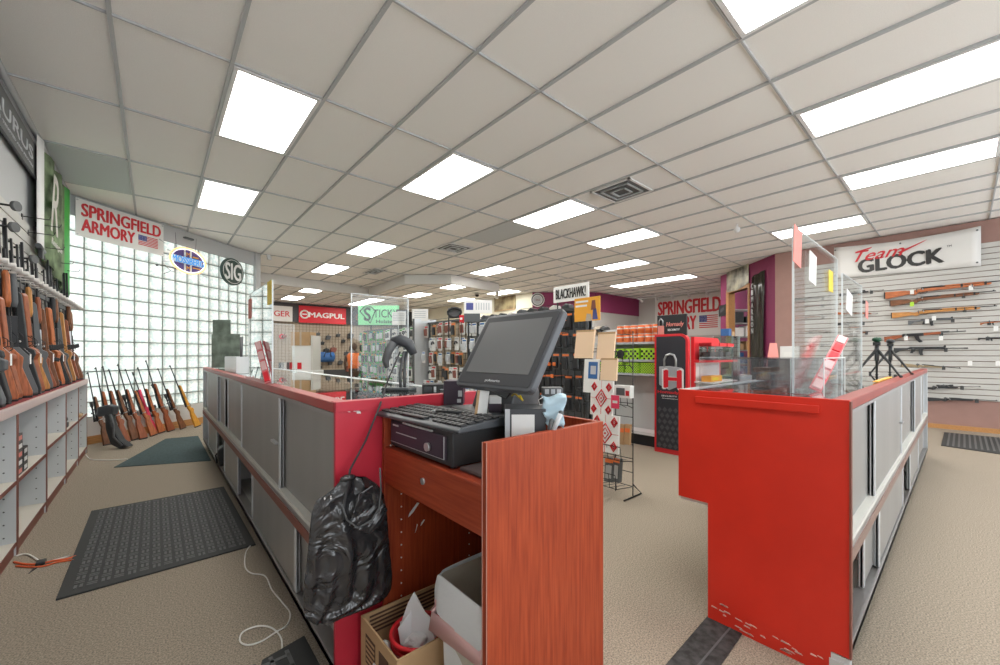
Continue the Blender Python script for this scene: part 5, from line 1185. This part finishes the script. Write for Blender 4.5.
# ================================================================ WHITE PEGBOARD GONDOLA (face x = 5.05)
AX = 5.05
t = thing('ammo_gondola', 'white pegboard shelf unit with orange tubs above and lime green boxes below', 'shelf unit', (AX, 2.64, 0)); w_ = 1.1
M['peg'] = mat('perforated_board', (.60, .62, .62), .6)
MB().box(.02, .5, 0, w_, 0, .15).build('base', 'black', t); MB().box(.22, .26, 0, w_, .15, 1.62).build('back_board', 'peg', t); MB().box(-.02, .24, 0, w_, .15, .19).build('bottom_shelf', 'white', t)
b = MB()
for i in range(30):
    for j in range(20): b.box(.2185, .22, .02+i*.036, .026+i*.036, .24+j*.04, .246+j*.04)
b.build('peg_holes', 'greyink', t)
for z in (.98, 1.17, 1.41): 
    s_ = MB().box(-.03, .22, 0, w_, z-.02, z).build('shelf', 'peg', t); MB().box(-.035, -.03, 0, w_, z-.025, z+.005).build('price_rail', 'greyink', s_)
M['limec'] = mat('lime_checks', (.45, .80, .05), .5)
def checkbox(label, y, z, h_, w2, n):
    t = thing('target_pack', label, 'box', (AX-.02, y, z), group='lime green boxes on the white shelf unit'); MB().box(0, .12, 0, w2, 0, h_).build('box', 'limec', t)
    b = MB(); s = w2/(n*2)
    for i in range(n*2):
        for j in range(max(2, int(h_/s))):
            if (i+j) % 2 == 0: b.box(-.001, 0, i*s+.002, (i+1)*s-.002, j*s+.002, min(h_, (j+1)*s-.002))
    b.build('black_checks', 'black', t); return t
for k in range(4): checkbox(ORD[k]+' lime box with bold black squares from the right on the upper shelf', 2.68+.235*k, 1.17, .16, .2, 3)
for k in range(4): checkbox(ORD[k]+' lime box with fine black dots from the right on the lower shelf', 2.68+.235*k, .98, .15, .21, 6)
b_ = MB().tube([(-.03, 2.0-1.8, 1.25), (-.035, .2, 1.25)], .06, 16).build('round_target', 'black', t); b_.location = (0, .35, 0)
n = 0
for (r, z) in ((0, 1.41), (1, 1.535)):
    for k in range(9 if r == 0 else 6):
        y = 2.70+k*.11
        o = MB().tube([(0, 0, 0), (0, 0, .115)], .047, 12).build('orange_tub', 'orange', None) if n == 0 else None
        if n == 0: first_tub = thing('orange_tub', 'x', 'tub'); o.name = 'tub'; o.parent = first_tub; MB().tube([(0, 0, .115), (0, 0, .122)], .048, 12).build('lid', 'paper', first_tub); MB().tube([(0, 0, .07), (0, 0, .085)], .0475, 12).build('label_band', 'paper', first_tub); tb = first_tub
        else: tb = dup(first_tub)
        tb.location = (AX+.06, y, z); tb['label'] = '%s orange tub from the right in the %s row on the white shelf unit' % (ORD[k], ['lower', 'upper'][r]); tb['group'] = 'orange tubs on the white shelf unit'; n += 1
for k, y in enumerate((3.78, 3.9, 4.02)):
    t = thing('dark_hat', ['right', 'middle', 'left'][k]+' dark cap on the rack top beyond the orange tubs', 'cap', (AX+.3, y-.1, 1.62)); MB().ball((0, 0, .0), .09, sc=(1, 1, .8)).build('crown', ['black', 'tan', 'dgrey'][k], t); MB().prism([(-.16, -.06), (-.05, -.08), (-.05, .08), (-.16, .06)], 0, .01, 'z').build('brim', 'black', t)
t = gondola(3.8, 5.0, 1.6, 'grey wire rack behind the tan sheets, left of the orange tubs', 'gond', 'tan', fx=AX-.1)

# ================================================================ BLACK AND RED SECURITY DISPLAY (face x = 4.87)
HX = 4.87
t = thing('lock_display', 'tall black floor display with red frame, padlock picture and red H', 'display stand', frame=frame((HX, 2.60, 0), (0, -1, 0))); w_ = .43; Hh = 1.50
def arch(w_, h_, r, z0=0., inset=0.):
    P = [(inset, z0+inset), (w_-inset, z0+inset)]; R_ = r-inset
    for k in range(7): a = math.pi/2*k/6; P.append((w_-inset-R_+R_*math.cos(a), h_-r+R_*math.sin(a)))
    P.append((inset, h_-inset)); return P
MB().prism(arch(w_, Hh, .10), 0, .06, 'y').build('red_frame', 'bright_red', t, bevel=.004)
MB().prism(arch(w_, Hh, .10, .03, .03), -.006, .0, 'y').build('black_panel', mat('navy_black_panel', (.035, .035, .045), .5), t)
M['diam'] = mat('charcoal_diamond', (.085, .085, .095), .5)
b = MB()
for i in range(5):
    for j in range(7):
        x = .07+i*.07+(.035 if j % 2 else 0); z = .10+j*.075
        if x > .38: continue
        b.prism([(x, z-.033), (x+.03, z), (x, z+.033), (x-.03, z)], -.008, -.006, 'y')
b.build('diamond_pattern', 'diam', t)
lk = MB().prism([(.07, .86), (.20, .80), (.36, .87), (.36, 1.08), (.20, 1.10), (.07, 1.09)], -.014, -.006, 'y').build('padlock_body', mat('lock_grey', (.50, .52, .56), .3, metal=.3), t, bevel=.004)
MB().tube([(.14, -.012, 1.09), (.14, -.012, 1.18), (.165, -.012, 1.235), (.215, -.012, 1.25), (.262, -.012, 1.235), (.287, -.012, 1.18), (.287, -.012, 1.09)], .014, 8).build('shackle', 'steel', t)
text('H', t, .13, .82, .235, .24, 'whiteink', y=-.016, bold=.09); text('H', t, .145, .835, .205, .21, 'signred', y=-.020, bold=.07)
text('Hornady', t, .05, .745, .27, .045, 'bright_red', y=-.009, bold=.03); text('SECURITY', t, .10, .715, .20, .018, 'whiteink', y=-.009, bold=.02); text('hornadysecurity.com', t, .11, .685, .20, .014, 'whiteink', y=-.009)
# header board
hb = MB().box(.03, .40, .02, .05, Hh-.02, Hh+.24).build('header_board', 'black', t); hb2 = MB().box(.04, .12, .012, .02, Hh, Hh+.11).build('small_lock', 'pink', t)
MB().tube([(.055, .015, Hh+.11), (.055, .015, Hh+.17), (.08, .015, Hh+.20), (.105, .015, Hh+.17), (.105, .015, Hh+.11)], .008, 6).build('small_shackle', 'steel', t)
text('Hornady', t, .15, Hh+.08, .22, .07, 'pink', y=.016, shear=.2, bold=.03); text('SECURITY', t, .17, Hh+.04, .15, .025, 'whiteink', y=.016, bold=.02)
# shelves on its right flank
def flank():
    MB().box(w_-.02, w_, .06, .62, 0, 1.45).build('white_side', 'white', t)
f2 = thing('lock_shelf', 'red-framed open shelf with rounded top beside the padlock display, safe boxes inside', 'shelf', (HX+.10, 2.14, 0))
b = MB(); b.prism([(0, 0), (.80, 0), (.80, 1.34), (.77, 1.42), (.70, 1.46), (0, 1.46)], 0, .04, 'y'); b.build('red_back', 'bright_red', f2)
MB().prism([(.04, .04), (.76, .04), (.76, 1.14), (.04, 1.14)], -.004, 0, 'y').build('white_panel', 'white', f2)
MB().box(.0, .78, -.22, 0, 1.15, 1.175).build('red_shelf', 'bright_red', f2); MB().box(.0, .78, -.22, 0, .90, .915).build('lower_shelf', 'white', f2)
for k in range(3):
    tt = thing('key_safe', ['left', 'middle', 'right'][k]+' clear red-trimmed box of padlocks on the red shelf', 'box', (HX+.12+.245*k, 1.95, 1.175), group='clear boxes on the red shelf'); MB().box(0, .22, 0, .14, 0, .20).build('case', 'plexi', tt); MB().box(0, .22, -.002, .142, .17, .21).build('red_lid', 'bright_red', tt); MB().box(.03, .19, .03, .11, .01, .10).build('lock_inside', 'dgrey', tt)
tt = thing('yellow_tool', 'yellow box lying on the lower shelf beside the padlock display', 'box', (HX+.15, 1.96, .915)); MB().box(0, .32, 0, .12, 0, .07).build('box', 'amber', tt, bevel=.005); MB().box(.03, .2, -.002, 0, .02, .05).build('label_strip', 'yellow', tt)
# glass tower with boxes
tw = thing('glass_tower', 'narrow glass display tower holding small boxes right of the red-framed shelf', 'glass cabinet', (6.62, 2.28, 0))
MB().box(0, .30, 0, .30, 0, .55).build('base', 'white', tw)
for (a, c, e, f) in ((0, .006, 0, .3), (.294, .3, 0, .3), (0, .3, 0, .006), (0, .3, .294, .3)): MB().box(a, c, e, f, .55, 1.52).build('pane', 'glass', tw)
for z in (.80, 1.02, 1.24, 1.5): MB().box(.01, .29, .01, .29, z, z+.008).build('glass_shelf', 'glass', tw)
for x in (0, .28):
    for y in (0, .28): MB().box(x, x+.02, y, y+.02, .55, 1.53).build('corner_post', 'alu', tw)
for k in range(10):
    o = MB().box(0, .10, 0, .12, 0, .07+.02*(k % 3)).build('shelf_box', ['paper', 'blue', 'kraft', 'amber', 'paper', 'dgrey', 'signcream', 'yellow', 'blue', 'kraft'][k], bevel=.003); o.location = (6.64+.13*(k % 2), 2.34, .809+.22*(k//2) if k < 6 else (1.249 if k < 8 else 1.53))
    tag(o, ORD[k]+' small box from the bottom inside the glass tower' if k < 8 else ['left', 'right'][k-8]+' small box on top of the glass tower', 'box', 'boxes of the glass tower')
# ---------------------------------------------------------------- doorway: stockroom with shelving
def dloc(name, label, cat, x, y, z): return thing(name, label, cat, frame=dfr @ Matrix.Translation((x, y, z)))
for (nm, a) in (('wall_stockroom_back', (-d_l-2.4, -d_r+.6, 2.4, 2.5, 0, ZC)), ('wall_stockroom_right', (-d_r+.55, -d_r+.6, .13, 2.5, 0, ZC))):
    o = structure(MB().box(*a).build(nm, 'greywall')); o.matrix_world = dfr
q_ = dpos(739, 340)+ray(739, 340)*.62; sfr = frame(Vector((q_.x, q_.y, 0))-Vector((K_, -S_, 0))*.14, (K_, -S_, 0))
sh = thing('stock_shelving', 'grey metal shelving seen through the doorway in the maroon wall', 'shelving', frame=sfr); SW = .95
for k in range(7): MB().box(0, SW, 0, .4, .25+k*.36, .28+k*.36).build('shelf', 'alud', sh)
for x in (0, SW-.04): MB().box(x, x+.04, 0, .04, 0, 2.6).build('post', 'alud', sh)
n = 0
for k in range(6):
    for q in range(3):
        mt = ['dgrey', 'black', 'blue', 'dgrey', 'blue', 'black', 'kraft', 'dgrey', 'paper'][(k*2+q//2) % 9]
        o = MB().prism([(0, 0), (.26, 0), (.28, .2), (0, .2)], .02, .34, 'x') if False else MB().box(.02, .27, .01, .34, 0, .17+.06*((q+k) % 3))
        o = o.build('storage_bin', mt, bevel=.01); o.matrix_world = sfr @ Matrix.Translation((.02+.3*q, .02, .281+.36*k))
        tag(o, '%s storage bin from the left on the %s stockroom shelf from the floor' % (ORD[q], ORD[k]), 'bin', 'bins in the stockroom')
def dquad(px0, px1, py0, py1): a, b_ = dpos(px0, (py0+py1)/2), dpos(px1, (py0+py1)/2); return -(a-D0).dot(dd), -(b_-D0).dot(dd), dpos((px0+px1)/2, py1).z, dpos((px0+px1)/2, py0).z
a, c, z0, z1 = dquad(728, 750, 264, 289)
t = dloc('picture_poster', 'dark poster with a pale smoky picture above the doorway', 'poster', a, -.03, z0); w_, h_ = c-a, z1-z0
MB().prism([(0, 0), (w_*.5, -h_*.04), (w_, h_*.10), (w_, h_*1.12), (0, h_*.95)], -.006, 0, 'y').build('sheet', mat('smoky_poster', (.06, .055, .04), .4, col2=(.62, .60, .45), scale=3.2), t); MB().box(w_*.55, w_*.85, -.008, -.006, h_*.92, h_*.98).build('white_mark', 'whiteink', t)
a, c, z0, z1 = dquad(753, 766, 275, 380)
t = dloc('tall_banner', 'tall narrow glossy black banner with vertical white letters on the maroon wall', 'banner', a, -.03, z0); w_, h_ = c-a, z1-z0
b = MB(); G = []
for i in range(9): G.append([b.bm.verts.new((w_*i/8, -.012-.018*math.sin(i*1.6+j*.5), h_*j/8+(w_*.12 if j == 8 else 0)*i/8)) for j in range(9)])
for i in range(8):
    for j in range(8): b.bm.faces.new([G[i][j], G[i+1][j], G[i+1][j+1], G[i][j+1]])
b.build('cloth', mat('glossy_black_vinyl', (.03, .028, .02), .2), t, smooth=True, solid=.003)
for k, ch in enumerate('CIMARRON'): text(ch, t, w_*.10, h_*(.88-.062*k), w_*.16, h_*.05, 'greyink', y=-.04, bold=.02)
a, c, z0, z1 = dquad(719.5, 726.5, 305, 316)
t = dloc('small_black_sign', 'small black plaque left of the doorway', 'plaque', a, -.02, z0); MB().box(0, c-a, 0, .015, 0, z1-z0).build('plate', 'black', t); MB().prism([((c-a)*.2, .08), ((c-a)*.8, .16), ((c-a)*.7, .24), ((c-a)*.3, .2)], -.002, 0, 'y').build('grey_mark', 'dgrey', t)
# far banner, emblem, picture
ya, yb = at(655, 300, 0, 14.25).y, at(724, 300, 0, 14.25).y; zb_ = at(655, 337, 0, 14.25).z; zt = at(655, 299, 0, 14.25).z
springfield('red_lettered_banner', 'far white banner with red lettering behind the padlock display', frame((14.26, ya, zb_), (0, -1, 0)), ya-yb, zt-zb_)
mp0 = Vector((9.9, 9.75, 0)); mdr = Vector((1.6, -1.45, 0)).normalized(); mn = Vector((-mdr.y, mdr.x, 0))
p = atp(537.5, 300, mp0, mn); t = thing('round_emblem', 'round white emblem with a dark centre on the far maroon band', 'emblem', frame=frame(p-mn*.03, mdr)); r_ = .24
t.matrix_world = frame(Vector((p.x, p.y, p.z))+Vector((-.03, -.03, 0)), mdr)
MB().prism(ci(r_), -.01, 0, 'y').build('disc', 'paper', t); MB().prism(ci(r_*.62), -.016, -.01, 'y').build('grey_centre', 'greyink', t); MB().tube([(x, -.014, z) for x, z in ci(r_*.8)], .02, 6, closed=True).build('dark_ring', 'dgrey', t); text('1866', t, -r_*.35, -r_*.15, r_*.7, r_*.3, 'redbrown', y=-.019)
p0, p1 = at(494, 311, 0, 9.85), at(515, 311, 0, 9.85); zt = at(505, 293, 0, 9.85).z
t = thing('mural_picture', 'brown and olive picture on the cream wall above the racks', 'picture', frame=frame((9.86, p0.y, p0.z), (0, -1, 0))); w_ = p0.y-p1.y; h_ = zt-p0.z
MB().box(0, w_, 0, .03, 0, h_).build('picture', mat('olive_brown_picture', (.09, .05, .02), .6, col2=(.40, .33, .18), scale=2.6), t); MB().box(0, w_, -.005, 0, -.03, 0).build('lower_frame', 'kraft', t)
# ================================================================ BACK WALL SIGNS
def bsign(name, label, px0, px1, py0, py1, bg, body, ink, **kw):
    a, b_ = at(px0, py1, 1, YB-.16), at(px1, py1, 1, YB-.16); zt = at((px0+px1)/2, py0, 1, YB-.16).z; w_, h_ = b_.x-a.x, zt-(a.z+b_.z)/2
    t = thing(name, label, 'sign', frame=frame((a.x, YB-.16, (a.z+b_.z)/2), (1, 0, 0))); MB().box(0, w_, 0, .04, 0, h_).build('board', bg, t)
    text(body, t, w_*kw.get('x', .1), h_*kw.get('z', .3), w_*kw.get('w', .8), h_*kw.get('h', .4), ink, y=-.01, bold=kw.get('bold', .02)); return t, w_, h_
bsign('cream_sign', 'cream sign with red serif-like capitals on the dark back band', 258, 292.5, 305.5, 321, 'signcream', 'RUGER', 'redink', x=.12, w=.80, z=.32, h=.36)
t, w_, h_ = bsign('red_sign', 'red sign with white rounded capitals on the dark back band', 299, 346, 307, 323.5, 'signred', 'MAGPUL', 'whiteink', x=.20, w=.76, z=.34, h=.30, bold=.06)
MB().tube([(w_*.11+h_*.22*math.cos(a*.314), -.01, h_*.49+h_*.22*math.sin(a*.314)) for a in range(20)], .035, 6, closed=True).build('ring_logo', 'whiteink', t); MB().box(w_*.06, w_*.16, -.02, -.005, h_*.46, h_*.53).build('logo_bar', 'whiteink', t)
t, w_, h_ = bsign('black_sign', 'black sign with a brown letter mostly behind the mint green sign', 352, 376, 310, 325.5, 'black', 'COLT', 'redbrown', x=.15, w=.7)
rnd = random.Random(31)
spots = [(318, 333), (322, 342), (328, 336), (333, 348), (338, 334), (343, 340), (346, 352), (322, 357), (330, 362), (350, 334), (318, 366), (284, 335), (352, 346), (326, 349), (340, 361), (349, 366)]
for k, (px, py) in enumerate(spots):
    p = at(px, py, 1, YB-.1); t = thing('hanging_gear', ORD[k]+' dark piece of gear hanging on the tan back wall', 'gear', p, group='gear hanging on the back wall')
    s = rnd.uniform(.12, .26); MB().prism([(-s*.6, -s), (s*.4, -s*.9), (s*.7, -s*.1), (s*.1, s*.2), (-s*.5, 0)], -.1, .05, 'y').build('pouch', ['dgrey', 'black', 'charcoal', 'redbrown'][k % 4], t, bevel=.02); MB().tube([(0, 0, 0), (.02, 0, s*.6)], .012, 6).build('strap', 'black', t)
p = at(326, 357, 1, YB-.3); t = thing('blue_duffel', 'blue bag standing out on the tan back wall', 'bag', p); MB().tube([(-.35, 0, 0), (-.3, 0, 0), (.3, 0, 0), (.35, 0, 0)], [.12, .22, .22, .12], 12).build('bag_body', 'blue', t, smooth=True); MB().tube([(-.15, -.22, .0), (-.1, -.26, .2), (.1, -.26, .2), (.15, -.22, .0)], .02, 6).build('handle', 'black', t)
p = at(282, 336.5, 1, YB-.035); t = thing('red_patch', 'small red target sticker on the back wall under the cream sign', 'sticker', p); MB().tube([(0, 0, 0), (0, .04, 0)], .11, 12).build('disc', 'bright_red', t); MB().tube([(0, -.005, 0), (0, 0, 0)], .04, 12).build('centre', 'tan', t)
# mannequin with an orange vest
p = Vector((0, 0, CH))+ray(354, 360)*11.5; t = thing('mannequin', 'small dark dress form wearing a bright orange vest among the far racks', 'mannequin', (p.x, p.y, 0))
RR = Matrix.Rotation(-YAW, 3, 'Z')
MB().tube([(0, 0, .0), (0, 0, .75)], .03, 8).build('stand', 'steel', t); MB().tube([(0, 0, .62), (0, 0, .9), (0, 0, 1.18), (0, 0, 1.30), (0, 0, 1.36)], [.13, .15, .19, .12, .05], 14).build('torso', 'skin', t, smooth=True)
MB().tube([(0, 0, .84), (0, 0, .95), (0, 0, 1.20), (0, 0, 1.28)], [.165, .165, .20, .15], 14).build('vest', 'orange', t); MB().ball((0, 0, 1.46), .09, sc=(1, 1, 1.2)).build('head', 'skin', t)
for s in (-1, 1): MB().tube([RR @ Vector(q) for q in ((s*.2, 0, 1.22), (s*.26, 0, 1.0), (s*.22, -.05, .8))], [.05, .045, .03], 8).build('arm', 'skin', t)
MB().tube([(0, 0, 0), (0, 0, .02)], .2, 16).build('foot_plate', 'steel', t)
# white fixture with carton and boards left of it
p = Vector((0, 0, CH))+ray(304, 371)*8.0; t = thing('white_fixture', 'white fixture with stacked panels on the far side of the left counter', 'fixture', frame=frame((p.x-.1, p.y, 0), (K_, -S_, 0))); 
MB().box(-.45, .28, 0, .5, 0, .92).build('cabinet', 'white', t, bevel=.01); MB().box(-.18, .20, .1, .3, .92, 1.42).build('white_panel', 'paper', t); MB().box(.22, .26, .05, .4, .92, 1.62).build('side_post', 'signcream', t); MB().box(-.02, .06, -.01, 0, .95, 1.08).build('red_strip', 'signred', t)
t2 = thing('brown_carton', 'tan cardboard carton on top of the white fixture behind the left counter', 'carton', frame=frame((p.x-.1, p.y, 1.42), (K_, -S_, 0))); MB().box(-.2, .19, .08, .34, 0, .27).build('carton', 'kraft', t2, bevel=.004); MB().box(-.02, .02, .079, .341, 0, .271).build('tape', 'tan', t2)
for k in range(5):
    o = MB().box(-.02, .02, -.02, .02, 0, .16).build('thin_bottle', ['dgrey', 'alud', 'paper', 'dgrey', 'redink'][k]); o.matrix_world = frame((p.x-.1, p.y, .92), (K_, -S_, 0)) @ Matrix.Translation((-.42+.055*k, .1, 0)); tag(o, ORD[k]+' slim bottle from the left on the white fixture', 'bottle', 'slim bottles on the white fixture')

# ================================================================ RIGHT WALL
WX = XR-.065
def wg(st, mt, a, b_, lb, k=None):
    P0, P1 = at(a[0], a[1], 0, WX), at(b_[0], b_[1], 0, WX)
    g_ = gun(st, mt, P0, P1, (0, 0, 1), lb, 'rifle', 'long guns on the right slatted wall'); L = (P1-P0).length
    for u in (.28, .72):
        q = P0.lerp(P1, u); h = thing('gun_hanger', 'grey hanger under '+lb.split(',')[0], 'hanger', (XR-.02, q.y, q.z-.03*L), group='hangers of the right wall guns')
        MB().tube([(0, 0, 0), (-.08, 0, -.01), (-.085, 0, .04)], .005, 6).build('prong', 'dgrey', h); MB().box(-.004, .0, -.02, .02, -.03, .03).build('plate', 'dgrey', h)
RG = [('mil', WD[3], (885.3, 292), (1012, 280), 'uppermost wooden military rifle on the right wall, long and bright brown'),
      ('mil', WD[0], (890.5, 300.5), (996, 291), 'dark wooden military rifle second from the top on the right wall'),
      ('mil', WD[2], (892, 312.5), (997, 306), 'orange-brown full-stocked rifle third from the top on the right wall'),
      ('ar', 'syng', (908, 321), (971.6, 318.4), 'black carbine with grip directly below the three wooden rifles, right wall'),
      ('ak', WD[1], (884, 336), (966, 331), 'wooden-stocked rifle with a curved magazine on the right wall'),
      ('ar', 'syn', (893.7, 348.5), (968, 348.5), 'large black carbine with a rail in the middle of the right wall'),
      ('carbine', 'tanstock', (902, 363), (961, 368.5), 'tan-stocked carbine just above the counter on the right wall'),
      ('scoped', 'syn', (917, 386.5), (981, 387), 'black scoped rifle second from the bottom of the right wall'),
      ('bolt', 'syn', (927, 397), (998, 401), 'thin black rifle lowest on the right wall'),
      ('ar', WD[3], (980, 323), (1014, 321), 'wood-toned short carbine cut by the right edge of the picture'),
      ('ar', 'syn', (978, 338), (1014, 338), 'black short carbine cut by the right edge of the picture'),
      ('scoped', 'syn', (840, 293.5), (884, 290), 'black scoped rifle right of the middle screen, uppermost of that column'),
      ('bolt', WD[1], (840, 303), (873, 300.5), 'brown rifle second in the column seen through the second screen'),
      ('mil', WD[3], (835, 312), (878, 313.5), 'orange wooden rifle third in the column seen through the second screen'),
      ('bolt', 'syn', (838, 323), (873, 322.4), 'thin black rifle fourth in the column seen through the second screen'),
      ('ak', WD[0], (842, 335), (876, 331), 'short dark rifle fifth in the column seen through the second screen'),
      ('bolt', 'syn', (794, 298), (834, 297), 'black rifle uppermost of the column seen through the tall screen'),
      ('bolt', WD[0], (794, 306), (834, 304.5), 'dark brown rifle second of the column seen through the tall screen'),
      ('bolt', WD[1], (795, 316.5), (834, 316), 'brown rifle third of the column seen through the tall screen'),
      ('mil', WD[0], (800, 330), (837, 331), 'dark wooden rifle fourth of the column seen through the tall screen'),
      ('double', WD[1], (802, 345), (830, 344.6), 'short wooden gun lowest of the column seen through the tall screen')]
for g_ in RG: wg(*g_)
for k, (px, py) in enumerate(((971, 285.5), (912, 290), (912, 302), (927, 319), (941, 336), (970, 361), (998, 361), (906, 336), (996, 326), (934, 316), (818, 346), (808, 346))):
    p = at(px, py, 0, XR-.10); t = thing('price_tag', ORD[k]+' small white tag on the right slatted wall, counted from the top', 'price tag', p, group='white tags on the right wall'); MB().box(-.001, .001, -.024, .024, -.075, 0).build('card', 'paper' if k != 2 else 'lime', t); MB().tube([(0, 0, 0), (.0, .0, .03)], .002, 4).build('string', 'paper', t)
# Glock banner
bxp = XR-.05
p00, p10 = at(834, 278.6, 0, bxp), at(981, 266, 0, bxp); p01, p11 = at(832, 248, 0, bxp), at(981, 226, 0, bxp)
t = thing('team_banner', 'white cloth banner with red script above black capitals on the right wall', 'banner', frame=frame((bxp, p00.y, p10.z), (0, -1, 0))); w_ = p00.y-p10.y; zb0 = p00.z-p10.z; zt0 = p01.z-p10.z; zt1 = p11.z-p10.z
b = MB(); G = []
for i in range(17):
    u = i/16; zl = zb0*(1-u); zh = zt0+(zt1-zt0)*u-.05*math.sin(math.pi*u)
    G.append([b.bm.verts.new((w_*u, -.008-.008*math.sin(u*14+j*.8), zl+(zh-zl)*j/6)) for j in range(7)])
for i in range(16):
    for j in range(6): b.bm.faces.new([G[i][j], G[i+1][j], G[i+1][j+1], G[i][j+1]])
b.build('cloth', 'banner', t, smooth=True, solid=.003)
Hb = zt1
text('Team', t, w_*.17, Hb*.50, w_*.36, Hb*.30, 'redink', y=-.024, shear=.45, bold=.02, rot=.03); text('GLOCK', t, w_*.20, Hb*.17, w_*.58, Hb*.38, 'blackink', y=-.022, bold=.07, rot=.02)
b = MB(); b.prism([(w_*.17, Hb*.80), (w_*.30, Hb*.88), (w_*.29, Hb*.84), (w_*.18, Hb*.77)], -.026, -.022, 'y'); b.prism([(w_*.48, Hb*.62), (w_*.68, Hb*.86), (w_*.66, Hb*.82), (w_*.50, Hb*.58)], -.026, -.022, 'y'); b.build('script_flourish', 'redink', t)
text('TM', t, w_*.80, Hb*.58, w_*.03, Hb*.05, 'blackink', y=-.022)
b = MB()
for (x, z) in ((.02, zb0+.06), (.02, zt0-.06), (w_-.04, .06), (w_-.04, zt1-.06), (w_*.5, (zt0+zt1)/2-.10)): b.tube([(x, -.022, z), (x, -.018, z)], .014, 8)
b.build('grommets', 'dgrey', t)
# things at the back of the right counter: rest with a gun, pink sheet, pale boxes
t = thing('gun_rest', 'wooden gun rest at the customer side of the right counter', 'gun rest', (3.22, .86, 1.077)); b = MB(); b.box(-.22, .22, -.05, .05, .055, .085); b.box(-.2, -.17, -.04, .04, 0, .055); b.box(.17, .2, -.04, .04, 0, .055); b.build('rest', WD[0], t, bevel=.004); MB().box(-.2, .2, -.052, .052, .04, .055).build('felt', 'dgrey', t)
t = thing('gun_part', 'small black gun part lying on the wooden rest', 'gun part', (3.27, .86, 1.165)); MB().tube([(-.05, 0, .02), (.22, 0, .03)], .012, 8).build('tube', 'black', t); MB().prism([(-.05, -.01), (.03, 0), (.02, .05), (-.06, .05)], -.015, .015, 'y').build('grip', 'black', t, bevel=.005)
t = thing('pink_sheet', 'coral pink sheet standing upright behind the wooden gun rest', 'sheet', frame=frame((3.34, .93, 1.16), (K_, -S_, 0), (.1, 0, 1))); MB().prism([(0, 0), (.10, 0), (.085, .17), (.035, .17)], 0, .004, 'y').build('sheet', 'pink', t); MB().box(.04, .06, .004, .02, -.085, .02).build('foot', 'plexi', t)
t = thing('white_wall_box', 'square white box on the mauve wall left of the slatted wall', 'box', at(783, 352, 0, XR-.04)); MB().box(-.02, .04, -.28, .05, -.45, .12).build('plate', 'white', t, bevel=.01); MB().box(-.024, -.02, -.2, -.02, -.1, .0).build('cover', 'paper', t)
for k, (px0, px1, py0, D) in enumerate(((722, 735, 376, 6.6), (737, 752, 375, 6.8))):
    t = view_block('pale_crate', ['left', 'right'][k]+' pale cream carton row seen just over the right counter in front of the doorway', 'carton', px0, px1, py0, 372+500/D-20, D, .4, 'signcream'); MB().box(.02, t['w']-.02, -.003, 0, t['h']-.06, t['h']-.03).build('dark_line', 'greyink', t)
    t.matrix_world = t.matrix_world.copy(); MB().box(.02, t['w']-.02, .02, .38, -t.matrix_world.translation.z, 0).build('support', 'white', t)
# unseen panel added to brighten the dark stockroom
L = dup(tr, label='added unseen ceiling light brightening the stockroom behind the doorway', group='fluorescent ceiling lights'); L.matrix_world = Matrix.Translation((11.7, 2.3, ZC-.03))
